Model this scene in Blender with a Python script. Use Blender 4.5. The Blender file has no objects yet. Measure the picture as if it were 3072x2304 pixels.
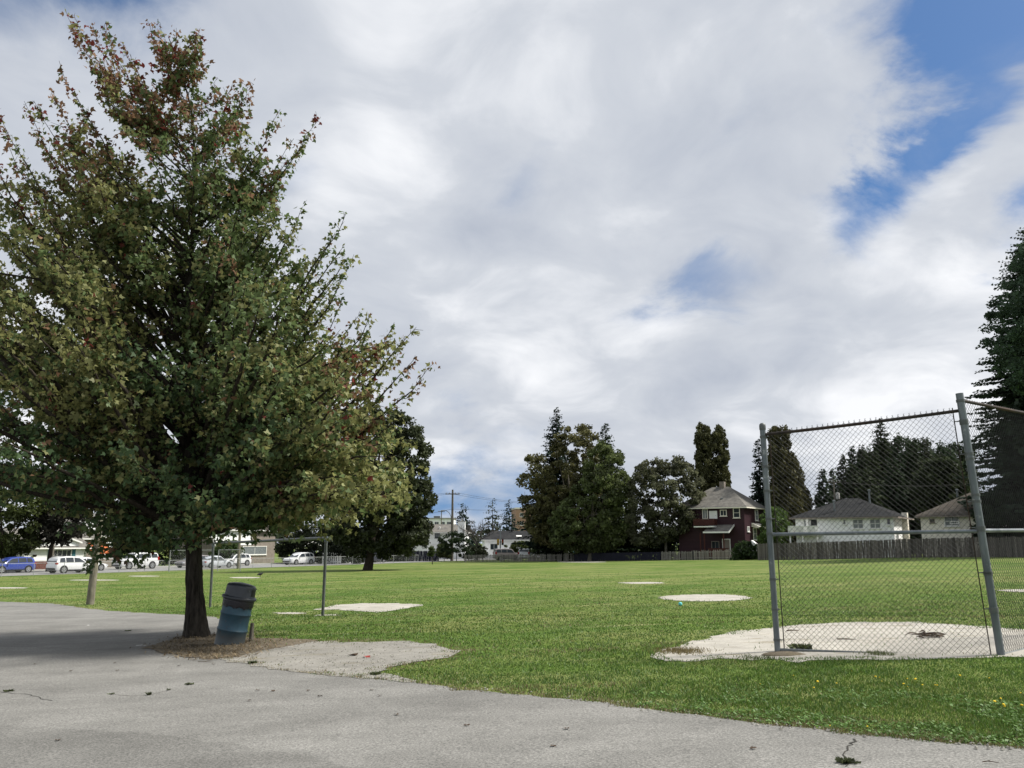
import bpy, bmesh, math, random
import numpy as np
from mathutils import Vector, Matrix
from mathutils.geometry import delaunay_2d_cdt

random.seed(7); RNG = np.random.default_rng(11)
scene = bpy.context.scene
COL = scene.collection
R = math.radians

# ------------------------------------------------------------------ camera
FPX = 2650.0                       # focal length in photo pixels (3072 wide)
PITCH = math.atan(477 / FPX)
CH = 1.55
cam_d = bpy.data.cameras.new("camera"); cam = bpy.data.objects.new("camera", cam_d); COL.objects.link(cam)
cam_d.sensor_width = 36; cam_d.lens = 36 * FPX / 3072; cam_d.clip_start = .05; cam_d.clip_end = 6000
cam.location = (0, 0, CH); cam.rotation_euler = (math.pi / 2 + PITCH, 0, 0)
scene.camera = cam

# ------------------------------------------------------------------ light
SUN_EL, SUN_AZ = R(50), R(80)      # azimuth clockwise from +Y
sd = bpy.data.lights.new("sun", 'SUN'); so = bpy.data.objects.new("sun", sd); COL.objects.link(so)
sd.energy = 3.7; sd.angle = R(9); sd.color = (1, .95, .87)
to_sun = Vector((math.cos(SUN_EL) * math.sin(SUN_AZ), math.cos(SUN_EL) * math.cos(SUN_AZ), math.sin(SUN_EL)))
so.rotation_euler = to_sun.to_track_quat('Z', 'Y').to_euler(); so.location = to_sun * 60
vs = scene.view_settings
scene.display_settings.display_device = 'sRGB'
vs.view_transform = 'Standard'; vs.look = 'None'; vs.exposure = 0.80; vs.gamma = 1; vs.use_curve_mapping = False
scene.cycles.use_denoising = True
scene.cycles.max_bounces = 6; scene.cycles.transparent_max_bounces = 8
scene.cycles.sample_clamp_indirect = 4

def ray(px, py):
    a = px - 1536; b = 1152 - py
    return (a, FPX * math.cos(PITCH) - b * math.sin(PITCH), FPX * math.sin(PITCH) + b * math.cos(PITCH))

# ------------------------------------------------------------------ sky
world = bpy.data.worlds.new("World"); scene.world = world; world.use_nodes = True
nt = world.node_tree; nt.nodes.clear()
def N(t, **k):
    n = nt.nodes.new(t)
    for a, v in k.items(): setattr(n, a, v)
    return n
def lk(a, b): nt.links.new(a, b)
def m_(op, a, b=None, c=None, clamp=False):
    n = N('ShaderNodeMath', operation=op); n.use_clamp = clamp
    for i, v in enumerate((a, b, c)):
        if v is None: continue
        if isinstance(v, (int, float)): n.inputs[i].default_value = v
        else: lk(v, n.inputs[i])
    return n.outputs[0]
def noise_(vec, scale, detail=4, rough=.55, dist=0.):
    n = N('ShaderNodeTexNoise'); n.inputs['Scale'].default_value = scale; n.inputs['Detail'].default_value = detail
    n.inputs['Roughness'].default_value = rough; n.inputs['Distortion'].default_value = dist
    if vec is not None: lk(vec, n.inputs['Vector'])
    return n
tc = N('ShaderNodeTexCoord'); D = tc.outputs['Generated']
sep = N('ShaderNodeSeparateXYZ'); lk(D, sep.inputs[0])
zz = m_('ADD', m_('MAXIMUM', sep.outputs[2], 0.0), .36)
cmb = N('ShaderNodeCombineXYZ'); lk(m_('DIVIDE', sep.outputs[0], zz), cmb.inputs[0]); lk(m_('DIVIDE', sep.outputs[1], zz), cmb.inputs[1])
PL = cmb.outputs[0]                # the cloud deck, a plane overhead
nb = noise_(PL, 1.7, 5, .48, .4); nf = noise_(PL, 3.6, 7, .58, .4); nw = noise_(PL, 4.4, 7, .55, .5)
# jitter the direction so that gaps in the deck get ragged rims
vsub = N('ShaderNodeVectorMath', operation='SUBTRACT'); lk(nf.outputs['Color'], vsub.inputs[0]); vsub.inputs[1].default_value = (.5, .5, .5)
vsc = N('ShaderNodeVectorMath', operation='SCALE'); lk(vsub.outputs[0], vsc.inputs[0]); vsc.inputs['Scale'].default_value = .22
vad = N('ShaderNodeVectorMath', operation='ADD'); lk(D, vad.inputs[0]); lk(vsc.outputs[0], vad.inputs[1])
vnm = N('ShaderNodeVectorMath', operation='NORMALIZE'); lk(vad.outputs[0], vnm.inputs[0]); DJ = vnm.outputs[0]
HOLES = [(2975, -30, 3.9, 1.05), (3120, 60, 3.0, .8), (2860, 210, 2.6, .8), (2780, 390, 2.2, .85), (2690, 555, 1.9, .95), (2735, 480, 1.8, .4),
         (2040, 860, 2.4, .46), (2200, 890, 2.4, .40), (2110, 800, 2.0, .16), (2620, 675, 2.2, .55), (3050, 660, 2.0, .8), (2480, 640, 2., .3),
         (380, -60, 4.2, 1.0), (-60, 0, 5.0, .55), (860, 560, 2.6, .42), (1400, 1470, 4.0, .62), (1640, 1490, 3.0, .5), (1250, 1510, 3., .45), (1560, 480, 2.4, .36), (2200, 330, 2.2, .25)]
tot = None
for hx, hy, rad, amp in HOLES:
    d = Vector(ray(hx, hy)).normalized()
    dp = N('ShaderNodeVectorMath', operation='DOT_PRODUCT'); lk(DJ, dp.inputs[0]); dp.inputs[1].default_value = d
    k = 1 / (1 - math.cos(R(rad)))
    g = m_('MULTIPLY', m_('EXPONENT', m_('MULTIPLY', m_('SUBTRACT', dp.outputs['Value'], 1.0), k)), amp)
    tot = g if tot is None else m_('ADD', tot, g)
nq = noise_(PL, 7.5, 6, .6, .6)
hv = m_('ADD', m_('MINIMUM', tot, 1.12), m_('ADD', m_('MULTIPLY', m_('SUBTRACT', nf.outputs[0], .5), .95), m_('MULTIPLY', m_('SUBTRACT', nq.outputs[0], .5), .45)))
mr = N('ShaderNodeMapRange', interpolation_type='SMOOTHSTEP'); lk(hv, mr.inputs[0])
mr.inputs[1].default_value = .10; mr.inputs[2].default_value = 1.12
hole = mr.outputs[0]
sky = N('ShaderNodeTexSky', sky_type='NISHITA'); sky.sun_disc = False; sky.sun_elevation = SUN_EL; sky.sun_rotation = SUN_AZ
sky.air_density = 1.0; sky.dust_density = .6; sky.ozone_density = 2.0
up_ = N('ShaderNodeVectorMath', operation='ADD'); lk(D, up_.inputs[0]); up_.inputs[1].default_value = (0, 0, .25)
un_ = N('ShaderNodeVectorMath', operation='NORMALIZE'); lk(up_.outputs[0], un_.inputs[0]); lk(un_.outputs[0], sky.inputs['Vector'])
hs_ = N('ShaderNodeHueSaturation'); hs_.inputs['Saturation'].default_value = 1.25; lk(sky.outputs[0], hs_.inputs['Color'])
bg1 = N('ShaderNodeBackground'); lk(hs_.outputs[0], bg1.inputs[0]); bg1.inputs[1].default_value = .068
# cloud brightness
br = m_('ADD', m_('MULTIPLY', nb.outputs[0], .62), m_('MULTIPLY', nw.outputs[0], .38))
cr = N('ShaderNodeValToRGB'); lk(br, cr.inputs[0])
e = cr.color_ramp.elements
e[0].position = .36; e[0].color = (.275, .30, .35, 1)
e[1].position = .62; e[1].color = (.56, .568, .585, 1)
x_ = e.new(.50); x_.color = (.37, .39, .425, 1)
bg2 = N('ShaderNodeBackground'); lk(cr.outputs[0], bg2.inputs[0]); bg2.inputs[1].default_value = 1.0
mx = N('ShaderNodeMixShader'); lk(hole, mx.inputs[0]); lk(bg2.outputs[0], mx.inputs[1]); lk(bg1.outputs[0], mx.inputs[2])
wo = N('ShaderNodeOutputWorld'); lk(mx.outputs[0], wo.inputs[0])

# ------------------------------------------------------------------ helpers
def zg(x, y):
    """height of the gently falling ground"""
    p = .0333 * x - .0141 * y
    return -2 * (1 - math.exp(p / 2)) if p < 0 else .3 * (1 - math.exp(-p / .3))
def zga(x, y):
    p = .0333 * x - .0141 * y
    return np.where(p < 0, -2 * (1 - np.exp(np.minimum(p, 0) / 2)), .3 * (1 - np.exp(-np.maximum(p, 0) / .3)))
def G(px, py):
    d = ray(px, py); sx, sz = d[0] / d[1], d[2] / d[1]
    f = lambda Y: CH + sz * Y - zg(sx * Y, Y)
    Y = 1.0
    while f(Y) > 0 and Y < 600: Y += .25
    lo, hi = Y - .25, Y
    for _ in range(25):
        m = (lo + hi) / 2
        if f(m) > 0: lo = m
        else: hi = m
    return Vector((sx * lo, lo, zg(sx * lo, lo)))
def P(px, py, Y):
    d = ray(px, py); return Vector((d[0] / d[1] * Y, Y, CH + d[2] / d[1] * Y))
def BASE(px, Y):
    x = P(px, 1640, Y).x; return Vector((x, Y, zg(x, Y)))

def tag(o, label=None, cat=None, group=None, kind=None):
    if label: o['label'] = label
    if cat: o['category'] = cat
    if group: o['group'] = group
    if kind: o['kind'] = kind
    return o
def thing(name, label, cat, loc=(0, 0, 0), rz=0, group=None):
    o = bpy.data.objects.new(name, None); COL.objects.link(o); o.empty_display_size = .2
    o.location = loc; o.rotation_euler = (0, 0, rz)
    return tag(o, label, cat, group)
def kids(o): return [c for c in bpy.data.objects if c.parent == o]
def copy_tree(o, parent=None):
    c = o.copy(); COL.objects.link(c); c.parent = parent
    for ch in kids(o): copy_tree(ch, c)
    return c

class MB:
    def __init__(s): s.v = []; s.f = []; s.m = []
    def add(s, vs_, fs, mi=0):
        b = len(s.v); s.v += [tuple(v) for v in vs_]
        for f in fs: s.f.append(tuple(b + i for i in f)); s.m.append(mi)
        return s
    def box(s, c, d, mi=0, rz=0, rx=0):
        x, y, z = d[0] / 2, d[1] / 2, d[2] / 2
        M = Matrix.Translation(c) @ Matrix.Rotation(rz, 4, 'Z') @ Matrix.Rotation(rx, 4, 'X')
        pts = [M @ Vector(p) for p in ((-x,-y,-z),(x,-y,-z),(x,y,-z),(-x,y,-z),(-x,-y,z),(x,-y,z),(x,y,z),(-x,y,z))]
        return s.add(pts, [(0,3,2,1),(4,5,6,7),(0,1,5,4),(1,2,6,5),(2,3,7,6),(3,0,4,7)], mi)
    def tube(s, pts, rad, n=8, cap=True, mi=0):
        pts = [Vector(p) for p in pts]
        if isinstance(rad, (int, float)): rad = [rad] * len(pts)
        vs_ = []; up = None
        for i, p in enumerate(pts):
            t = (pts[min(i + 1, len(pts) - 1)] - pts[max(i - 1, 0)]).normalized()
            if up is None: up = Vector((1, 0, 0)) if abs(t.x) < .8 else Vector((0, 1, 0))
            a = t.cross(up).normalized(); b = t.cross(a); up = b.cross(t) if b.length < .1 else up
            for k in range(n):
                q = 2 * math.pi * k / n; vs_.append(p + (a * math.cos(q) + b * math.sin(q)) * rad[i])
        fs = []
        for i in range(len(pts) - 1):
            for k in range(n):
                k2 = (k + 1) % n; fs.append((i*n+k, i*n+k2, (i+1)*n+k2, (i+1)*n+k))
        if cap: fs.append(tuple(range(n))[::-1]); fs.append(tuple((len(pts)-1)*n + k for k in range(n)))
        return s.add(vs_, fs, mi)
    def lathe(s, prof, n=24, c=(0, 0, 0), mi=0, M=None):
        vs_ = []; c = Vector(c)
        for r, z in prof:
            for k in range(n):
                q = 2 * math.pi * k / n; v = Vector((r * math.cos(q), r * math.sin(q), z))
                vs_.append(c + (M @ v if M else v))
        fs = [(i*n+k, i*n+(k+1) % n, (i+1)*n+(k+1) % n, (i+1)*n+k) for i in range(len(prof)-1) for k in range(n)]
        fs.append(tuple(range(n))[::-1]); fs.append(tuple((len(prof)-1)*n + k for k in range(n)))
        return s.add(vs_, fs, mi)
    def prism(s, poly, axis, a, b, mi=0):
        """extrude a 2-D polygon along an axis ('x','y','z') from a to b"""
        def mk(p, t):
            return {'x': (t, p[0], p[1]), 'y': (p[0], t, p[1]), 'z': (p[0], p[1], t)}[axis]
        n = len(poly); vs_ = [mk(p, a) for p in poly] + [mk(p, b) for p in poly]
        fs = [tuple(range(n)), tuple(range(n, 2*n))[::-1]] + [(i, i+n, (i+1) % n + n, (i+1) % n) for i in range(n)]
        return s.add(vs_, fs, mi)
    def build(s, name, mats, parent=None, smooth=False, sharp=None, fixn=True):
        me = bpy.data.meshes.new(name); me.from_pydata(s.v, [], s.f)
        mats = mats if isinstance(mats, (list, tuple)) else [mats]
        for m in mats: me.materials.append(m)
        me.polygons.foreach_set('material_index', s.m)
        if fixn:
            bm = bmesh.new(); bm.from_mesh(me); bmesh.ops.recalc_face_normals(bm, faces=bm.faces); bm.to_mesh(me); bm.free()
        if smooth:
            me.polygons.foreach_set('use_smooth', [True] * len(me.polygons))
            if sharp: me.set_sharp_from_angle(angle=R(sharp))
        me.update()
        o = bpy.data.objects.new(name, me); COL.objects.link(o); o.parent = parent
        return o

def np_mesh(name, verts, nper, mat, col=None, parent=None):
    """mesh of equal n-gons, verts (F*nper,3); col (F,3) linear face colours -> attribute 'tint'"""
    verts = np.asarray(verts, np.float32).reshape(-1, 3); nf_ = len(verts) // nper
    me = bpy.data.meshes.new(name); me.vertices.add(len(verts)); me.vertices.foreach_set('co', verts.ravel())
    me.loops.add(nf_ * nper); me.loops.foreach_set('vertex_index', np.arange(nf_ * nper, dtype=np.int32))
    me.polygons.add(nf_); me.polygons.foreach_set('loop_start', np.arange(0, nf_ * nper, nper, dtype=np.int32))
    me.polygons.foreach_set('loop_total', np.full(nf_, nper, np.int32))
    me.update(calc_edges=True); me.validate()
    if col is not None:
        c = np.ones((nf_, 4), np.float32); c[:, :3] = col
        at = me.attributes.new('tint', 'FLOAT_COLOR', 'FACE'); at.data.foreach_set('color', c.ravel())
    me.materials.append(mat)
    o = bpy.data.objects.new(name, me); COL.objects.link(o); o.parent = parent
    return o

# ------------------------------------------------------------------ materials
class MT:
    """tiny node builder"""
    def __init__(s, name, rough=.8, metal=0., spec=.3):
        s.m = bpy.data.materials.new(name); s.m.use_nodes = True; s.t = s.m.node_tree
        s.b = s.t.nodes['Principled BSDF']; s.b.inputs['Roughness'].default_value = rough
        s.b.inputs['Metallic'].default_value = metal; s.b.inputs['Specular IOR Level'].default_value = spec
        s.tc = s.t.nodes.new('ShaderNodeTexCoord').outputs['Object']
    def vec(s, sc=(1, 1, 1)):
        n = s.t.nodes.new('ShaderNodeMapping'); n.inputs['Scale'].default_value = sc; s.t.links.new(s.tc, n.inputs[0]); return n.outputs[0]
    def noise(s, scale, detail=4, rough=.55, sc=None, dist=0):
        n = s.t.nodes.new('ShaderNodeTexNoise'); n.inputs['Scale'].default_value = scale; n.inputs['Detail'].default_value = detail
        n.inputs['Roughness'].default_value = rough; n.inputs['Distortion'].default_value = dist
        s.t.links.new(s.vec(sc) if sc else s.tc, n.inputs['Vector']); return n.outputs[0]
    def ramp(s, fac, stops):
        n = s.t.nodes.new('ShaderNodeValToRGB'); s.t.links.new(fac, n.inputs[0]); el = n.color_ramp.elements
        for i, (p, c) in enumerate(stops):
            x = el[i] if i < 2 else el.new(p)
            x.position = p; x.color = (*c, 1) if not isinstance(c, (int, float)) else (c, c, c, 1)
        return n.outputs[0]
    def mix(s, fac, a, b, mode='MIX'):
        n = s.t.nodes.new('ShaderNodeMix'); n.data_type = 'RGBA'; n.blend_type = mode
        for i, v in ((0, fac), (6, a), (7, b)):
            if hasattr(v, 'is_output'): s.t.links.new(v, n.inputs[i])
            else: n.inputs[i].default_value = v if i == 0 else (*v, 1)
        return n.outputs[2]
    def math(s, op, a, b):
        n = s.t.nodes.new('ShaderNodeMath'); n.operation = op
        for i, v in enumerate((a, b)):
            if hasattr(v, 'is_output'): s.t.links.new(v, n.inputs[i])
            else: n.inputs[i].default_value = v
        return n.outputs[0]
    def col(s, o): s.t.links.new(o, s.b.inputs['Base Color']); return s
    def bump(s, h, strength=.3, dist=.02):
        n = s.t.nodes.new('ShaderNodeBump'); n.inputs['Strength'].default_value = strength; n.inputs['Distance'].default_value = dist
        s.t.links.new(h, n.inputs['Height']); s.t.links.new(n.outputs[0], s.b.inputs['Normal']); return s

def M(name, c, rough=.7, var=.25, scale=3., metal=0., bump=0., spec=.3, sc=None, bscale=None, dark=None, dscale=.8):
    t = MT(name, rough, metal, spec); c = Vector(c)
    n = t.noise(scale, 5, .6, sc)
    o = t.ramp(n, [(.3, c * (1 - var)), (.7, [min(1, v * (1 + var)) for v in c])])
    if dark:
        k = t.ramp(t.noise(dscale, 6, .65), [(.48, 0.), (.72, 1.)]); o = t.mix(k, o, dark)
    t.col(o)
    if bump: t.bump(t.noise(bscale or scale * 4, 4, .6, sc), bump, .02)
    return t.m
def leafmat(name, transl=.4, gloss=.02):
    m = bpy.data.materials.new(name); m.use_nodes = True; t = m.node_tree; t.nodes.clear()
    a = t.nodes.new('ShaderNodeAttribute'); a.attribute_name = 'tint'
    d = t.nodes.new('ShaderNodeBsdfDiffuse'); tr = t.nodes.new('ShaderNodeBsdfTranslucent'); g = t.nodes.new('ShaderNodeBsdfGlossy')
    g.inputs['Roughness'].default_value = .55; g.inputs['Color'].default_value = (.8, .85, .8, 1)
    t.links.new(a.outputs['Color'], d.inputs[0]); t.links.new(a.outputs['Color'], tr.inputs[0])
    x = t.nodes.new('ShaderNodeMixShader'); x.inputs[0].default_value = transl; t.links.new(d.outputs[0], x.inputs[1]); t.links.new(tr.outputs[0], x.inputs[2])
    y = t.nodes.new('ShaderNodeMixShader'); y.inputs[0].default_value = gloss; t.links.new(x.outputs[0], y.inputs[1]); t.links.new(g.outputs[0], y.inputs[2])
    o = t.nodes.new('ShaderNodeOutputMaterial'); t.links.new(y.outputs[0], o.inputs[0]); return m

LEAF = leafmat('leaf'); NEEDLE = leafmat('needle', .25, .02); BLADE = leafmat('grass_blade', .3, .04)
def mk_grass():
    t = MT('turf', .9, 0, .1)
    big = t.noise(.09, 5, .6); mid = t.noise(.9, 6, .65); fine = t.noise(14, 4, .7); streak = t.noise(.22, 6, .6, (.35, 1.3, 1))
    o = t.ramp(mid, [(.3, (.056, .106, .016)), (.55, (.080, .136, .021)), (.75, (.108, .162, .031))])
    o = t.mix(t.ramp(big, [(.36, 0.), (.66, .7)]), o, (.102, .152, .030))
    o = t.mix(t.ramp(streak, [(.50, 0.), (.66, .6)]), o, (.155, .185, .05))
    o = t.mix(t.ramp(t.noise(.5, 7, .7, (.3, 1.6, 1)), [(.55, 0.), (.66, .7)]), o, (.29, .275, .14))
    o = t.mix(t.ramp(t.noise(1., 6, .62, (.045, .16, 1)), [(.50, 0.), (.64, .75)]), o, (.185, .20, .07))
    o = t.mix(t.ramp(t.noise(1., 5, .6, (.07, .25, 1)), [(.56, 0.), (.68, .6)]), o, (.05, .10, .014))
    o = t.mix(t.ramp(t.noise(.33, 6, .7), [(.48, 0.), (.62, .85)]), o, (.17, .188, .062))
    o = t.mix(t.ramp(t.noise(.21, 6, .7, (1, 1.1, 1), 1.), [(.50, 0.), (.66, .8)]), o, (.044, .098, .012))
    o = t.mix(.75, o, t.mix(1.0, o, t.ramp(fine, [(.3, .45), (.7, 1.5)]), 'MULTIPLY'))
    return t.col(o).bump(fine, .6, .04).m
def mk_asphalt(k=1., nm='aged_asphalt'):
    t = MT(nm, .9, 0, .15)
    f = t.noise(48, 2, .9); g = t.noise(1.1, 6, .65); s = t.noise(.35, 6, .7, (1, 2.4, 1)); w = t.noise(9, 5, .7)
    o = t.ramp(f, [(.32, (.095, .095, .09)), (.5, (.183, .181, .169)), (.68, (.295, .287, .27))])
    o = t.mix(.55, o, t.mix(1., o, t.ramp(g, [(.3, .7), (.7, 1.25)]), 'MULTIPLY'))
    o = t.mix(.6, o, t.mix(1., o, t.ramp(s, [(.35, .72), (.62, 1.12)]), 'MULTIPLY'))
    o = t.mix(t.ramp(w, [(.66, 0.), (.76, .35)]), o, (.075, .072, .062))
    o = t.mix(t.ramp(t.noise(26, 2, .6), [(.70, 0.), (.76, .8)]), o, (.05, .048, .045))
    o = t.mix(1., o, (k, k, k), 'MULTIPLY')
    return t.col(o).bump(t.noise(60, 3, .7), .35, .008).m
ASPH2 = None
def mk_sand(name, c, weeds=.5):
    t = MT(name, .95, 0, .1); c = Vector(c)
    o = t.ramp(t.noise(2.5, 6, .65), [(.3, c * .8), (.7, c * 1.12)])
    o = t.mix(t.ramp(t.noise(1.3, 7, .7, (.6, 1.8, 1)), [(.57, 0.), (.66, weeds)]), o, (.20, .175, .11))
    o = t.mix(t.ramp(t.noise(.7, 7, .75), [(.45, 0.), (.66, .55)]), o, c * .62)
    o = t.mix(.5, o, t.mix(1., o, t.ramp(t.noise(38, 3, .9), [(.3, .35), (.7, 1.5)]), 'MULTIPLY'))
    return t.col(o).bump(t.noise(20, 4, .7), .4, .02).m
GRASS = mk_grass(); ASPH = mk_asphalt(); ASPH2 = mk_asphalt(.86, 'older_asphalt')
SAND = mk_sand('pale_sand', (.42, .40, .355), .85); DIRT = mk_sand('gravelly_dirt', (.27, .26, .235), .8); LITTER = mk_sand('leaf_litter', (.16, .135, .10), .75)
ROADM = M('road_asphalt', (.21, .21, .205), .9, .2, 1.5)
CONC = M('concrete', (.36, .355, .34), .9, .15, 2.)
def mk_bark(name, a, b):
    t = MT(name, .95, 0, .1); n = t.noise(14, 6, .7, (1, 1, .16)); 
    return t.col(t.ramp(n, [(.32, a), (.68, b)])).bump(n, 1., .05).m
BARK = mk_bark('maple_bark', (.012, .0105, .009), (.075, .066, .055)); BARKF = mk_bark('dark_bark', (.02, .017, .013), (.06, .05, .04))
TWIG = M('grey_twig', (.085, .078, .07), .9)
POLEW = mk_bark('weathered_pole', (.10, .09, .07), (.27, .25, .195))
POLED = mk_bark('old_pole', (.09, .08, .065), (.2, .185, .155))
def mk_galv():
    t = MT('galvanised_steel', .5, .55, .4)
    n = t.noise(3, 6, .7, (1, 1, .3)); k = t.noise(16, 5, .7)
    o = t.ramp(n, [(.3, (.085, .10, .115)), (.7, (.21, .235, .25))])
    o = t.mix(t.ramp(t.noise(5, 6, .7, (1, 1, 1.2)), [(.60, 0.), (.72, .8)]), o, (.42, .43, .42))
    o = t.mix(t.ramp(k, [(.66, 0.), (.76, .7)]), o, (.07, .055, .04))
    return t.col(o).bump(k, .1, .004).m
GALV = mk_galv(); GALVD = M('dull_steel', (.12, .13, .13), .55, .25, 6, .5); RUST = M('rusty_pipe', (.036, .030, .027), .8, .45, 8, .2, dark=(.065, .036, .022))
WIRE = M('fence_wire', (.045, .047, .048), .6, .3, 10, .2); WIREF = M('light_fence_wire', (.35, .36, .36), .6, .2, 5, .3)
WHITE = M('white_paint', (.89, .90, .90), .6, .05, .8, dark=(.62, .63, .62)); CREAM = M('cream_siding', (.78, .74, .64), .7, .06, .8)
TRIM = M('white_trim', (.78, .78, .75), .5, .05, 2); GREYROOF = M('grey_shingle', (.165, .157, .142), 1., .25, 2.5, bump=.3, spec=.02, dark=(.09, .09, .088))
DARKROOF = M('charcoal_shingle', (.034, .035, .037), 1., .3, 2.5, bump=.3, spec=.0, dark=(.05, .05, .05)); BROWNROOF = M('brown_shingle', (.10, .09, .078), 1., .3, 2, bump=.3, spec=.02, dark=(.08, .07, .06))
MAROON = M('maroon_siding', (.029, .0085, .0145), .6, .25, 1.2, sc=(.2, .2, 7)); REDWOOD = M('red_stained_wood', (.06, .016, .012), .7, .25, 4)
GLASS = M('window_glass', (.03, .038, .045), .08, .4, .6, spec=.7); TEAL = M('teal_shutter', (.05, .16, .19), .6)
CURTAIN = M('curtained_glass', (.17, .19, .20), .25, .25, 4, spec=.5)
ORANGE = M('orange_tile', (.45, .12, .04), .8, .3, 6); BRICK = M('brick_red', (.13, .045, .035), .9, .3, 5); PEACH = M('peach_stucco', (.36, .23, .165), .9, .06, .5)
NAVY = M('navy_paint', (.008, .009, .022), .6, .2, 3); GREYWALL = M('grey_brown_siding', (.22, .19, .165), .8, .2, 2); BLUEW = M('blue_siding', (.16, .30, .38), .7, .1, 1)
def mk_board(name, a, b):
    t = MT(name, .95, 0, .1); n = t.noise(6, 6, .7, (1.5, 1.5, .12)); k = t.noise(2.2, 2, .5, (1.6, 1.6, .02))
    o = t.mix(.8, t.ramp(n, [(.3, a), (.7, b)]), t.ramp(k, [(.35, Vector(a) * .8), (.65, Vector(b) * 1.15)]))
    return t.col(o).bump(n, .5, .02).m
WOODF = mk_board('weathered_fence_boards', (.06, .054, .049), (.155, .143, .128)); PICKET = mk_board('grey_pickets', (.12, .115, .105), (.27, .255, .23))
BLACKP = M('black_plastic', (.012, .013, .015), .5, .3, 6); BAGM = M('black_bin_bag', (.006, .006, .012), .25, .3, 12, bump=.8, spec=.5)
TYRE = M('tyre_rubber', (.014, .014, .015), .85); RIM = M('alloy_rim', (.42, .43, .44), .35, .15, 5, .7)
REDL = M('red_lens', (.28, .012, .01), .25, .1); HEADL = M('clear_lens', (.5, .52, .55), .1, .1, spec=.7)
def paint(name, c): 
    t = MT(name, .28, 0, .5); t.b.inputs['Coat Weight'].default_value = .6; t.b.inputs['Coat Roughness'].default_value = .08
    return t.col(t.ramp(t.noise(3, 4), [(.3, Vector(c) * .93), (.7, c)])).m
PWHITE = paint('white_car_paint', (.72, .73, .74)); PBLUE = paint('blue_car_paint', (.03, .06, .30)); PSILV = paint('silver_car_paint', (.50, .53, .56)); PDARK = paint('dark_navy_car_paint', (.010, .011, .028)); PGREY = paint('grey_car_paint', (.22, .2, .2))

# ================================================================== GROUND
def axis(lo, hi, near0, near1, st):
    a = list(np.arange(near0, near1 + .01, st)); d = st; v = near1
    while v < hi: d *= 1.35; v += d; a.append(v)
    d = st; v = near0
    while v > lo: d *= 1.35; v -= d; a.insert(0, v)
    return np.array(a)
gx = axis(-2500, 2500, -75, 75, 1.); gy = axis(-300, 5000, -10, 150, 1.)
X, Y = np.meshgrid(gx, gy); Z = zga(X, Y)
nx_, ny_ = len(gx), len(gy)
idx = np.arange(nx_ * ny_).reshape(ny_, nx_)
q = np.stack([idx[:-1, :-1], idx[:-1, 1:], idx[1:, 1:], idx[1:, :-1]], -1).reshape(-1, 4)
me = bpy.data.meshes.new('grass_field'); me.from_pydata(np.stack([X, Y, Z], -1).reshape(-1, 3).tolist(), [], q.tolist())
me.materials.append(GRASS); me.polygons.foreach_set('use_smooth', [True] * len(me.polygons))
o = bpy.data.objects.new('grass_field', me); COL.objects.link(o); tag(o, kind='structure')

def rough_edge(pts, step=.25, amp=.05, seed=1):
    r = random.Random(seed); out = []
    for i, a in enumerate(pts):
        b = pts[(i + 1) % len(pts)]; L = math.hypot(b[0]-a[0], b[1]-a[1]); n = max(1, min(160, int(L / step)))
        for k in range(n):
            t = k / n; j = amp if math.hypot(a[0], a[1]) < 60 else 0
            w = (math.sin(k * .9 + i) + math.sin(k * 2.3 + i * 2)) * .4 * j
            out.append((a[0] + (b[0]-a[0]) * t + r.uniform(-j, j) * .6 + w * .4, a[1] + (b[1]-a[1]) * t + r.uniform(-j, j) * .6 + w))
    return out
def sheet(name, poly, mat, dz, step=.25, amp=.05, grid=1.0, kind='structure', seed=1, label=None):
    ring = rough_edge([(p[0], p[1]) for p in poly], step, amp, seed)
    xs = [p[0] for p in ring]; ys = [p[1] for p in ring]; n = len(ring)
    vs_ = [Vector(p) for p in ring]
    inside = inpoly(np.array(ring), *[c.ravel() for c in np.meshgrid(np.arange(min(xs), max(xs), grid), np.arange(min(ys), max(ys), grid))])
    vs_ += [Vector(p) for p in inside]
    r = delaunay_2d_cdt(vs_, [], [list(range(n))], 1, 1e-4)
    me = bpy.data.meshes.new(name); me.from_pydata([(v.x, v.y, zg(v.x, v.y) + dz) for v in r[0]], [], [tuple(f) for f in r[2]])
    me.materials.append(mat)
    bm = bmesh.new(); bm.from_mesh(me)
    for f in bm.faces:
        f.normal_update()
        if f.normal.z < 0: f.normal_flip()
    bm.to_mesh(me); bm.free()
    o = bpy.data.objects.new(name, me); COL.objects.link(o); tag(o, kind=kind)
    return ring
def pip(ring, x, y):
    r = np.asarray(ring); c = np.zeros(len(x), bool); n = len(r); j = n - 1
    for i in range(n):
        xi, yi = r[i]; xj, yj = r[j]
        if yi != yj: c ^= ((yi > y) != (yj > y)) & (x < (xj - xi) * (y - yi) / (yj - yi) + xi)
        j = i
    return c
def inpoly(ring, x, y):
    k = pip(ring, x, y); return list(zip(x[k].tolist(), y[k].tolist()))
def GP(pts): return [(g.x, g.y) for g in (G(*p) for p in pts)]

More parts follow.
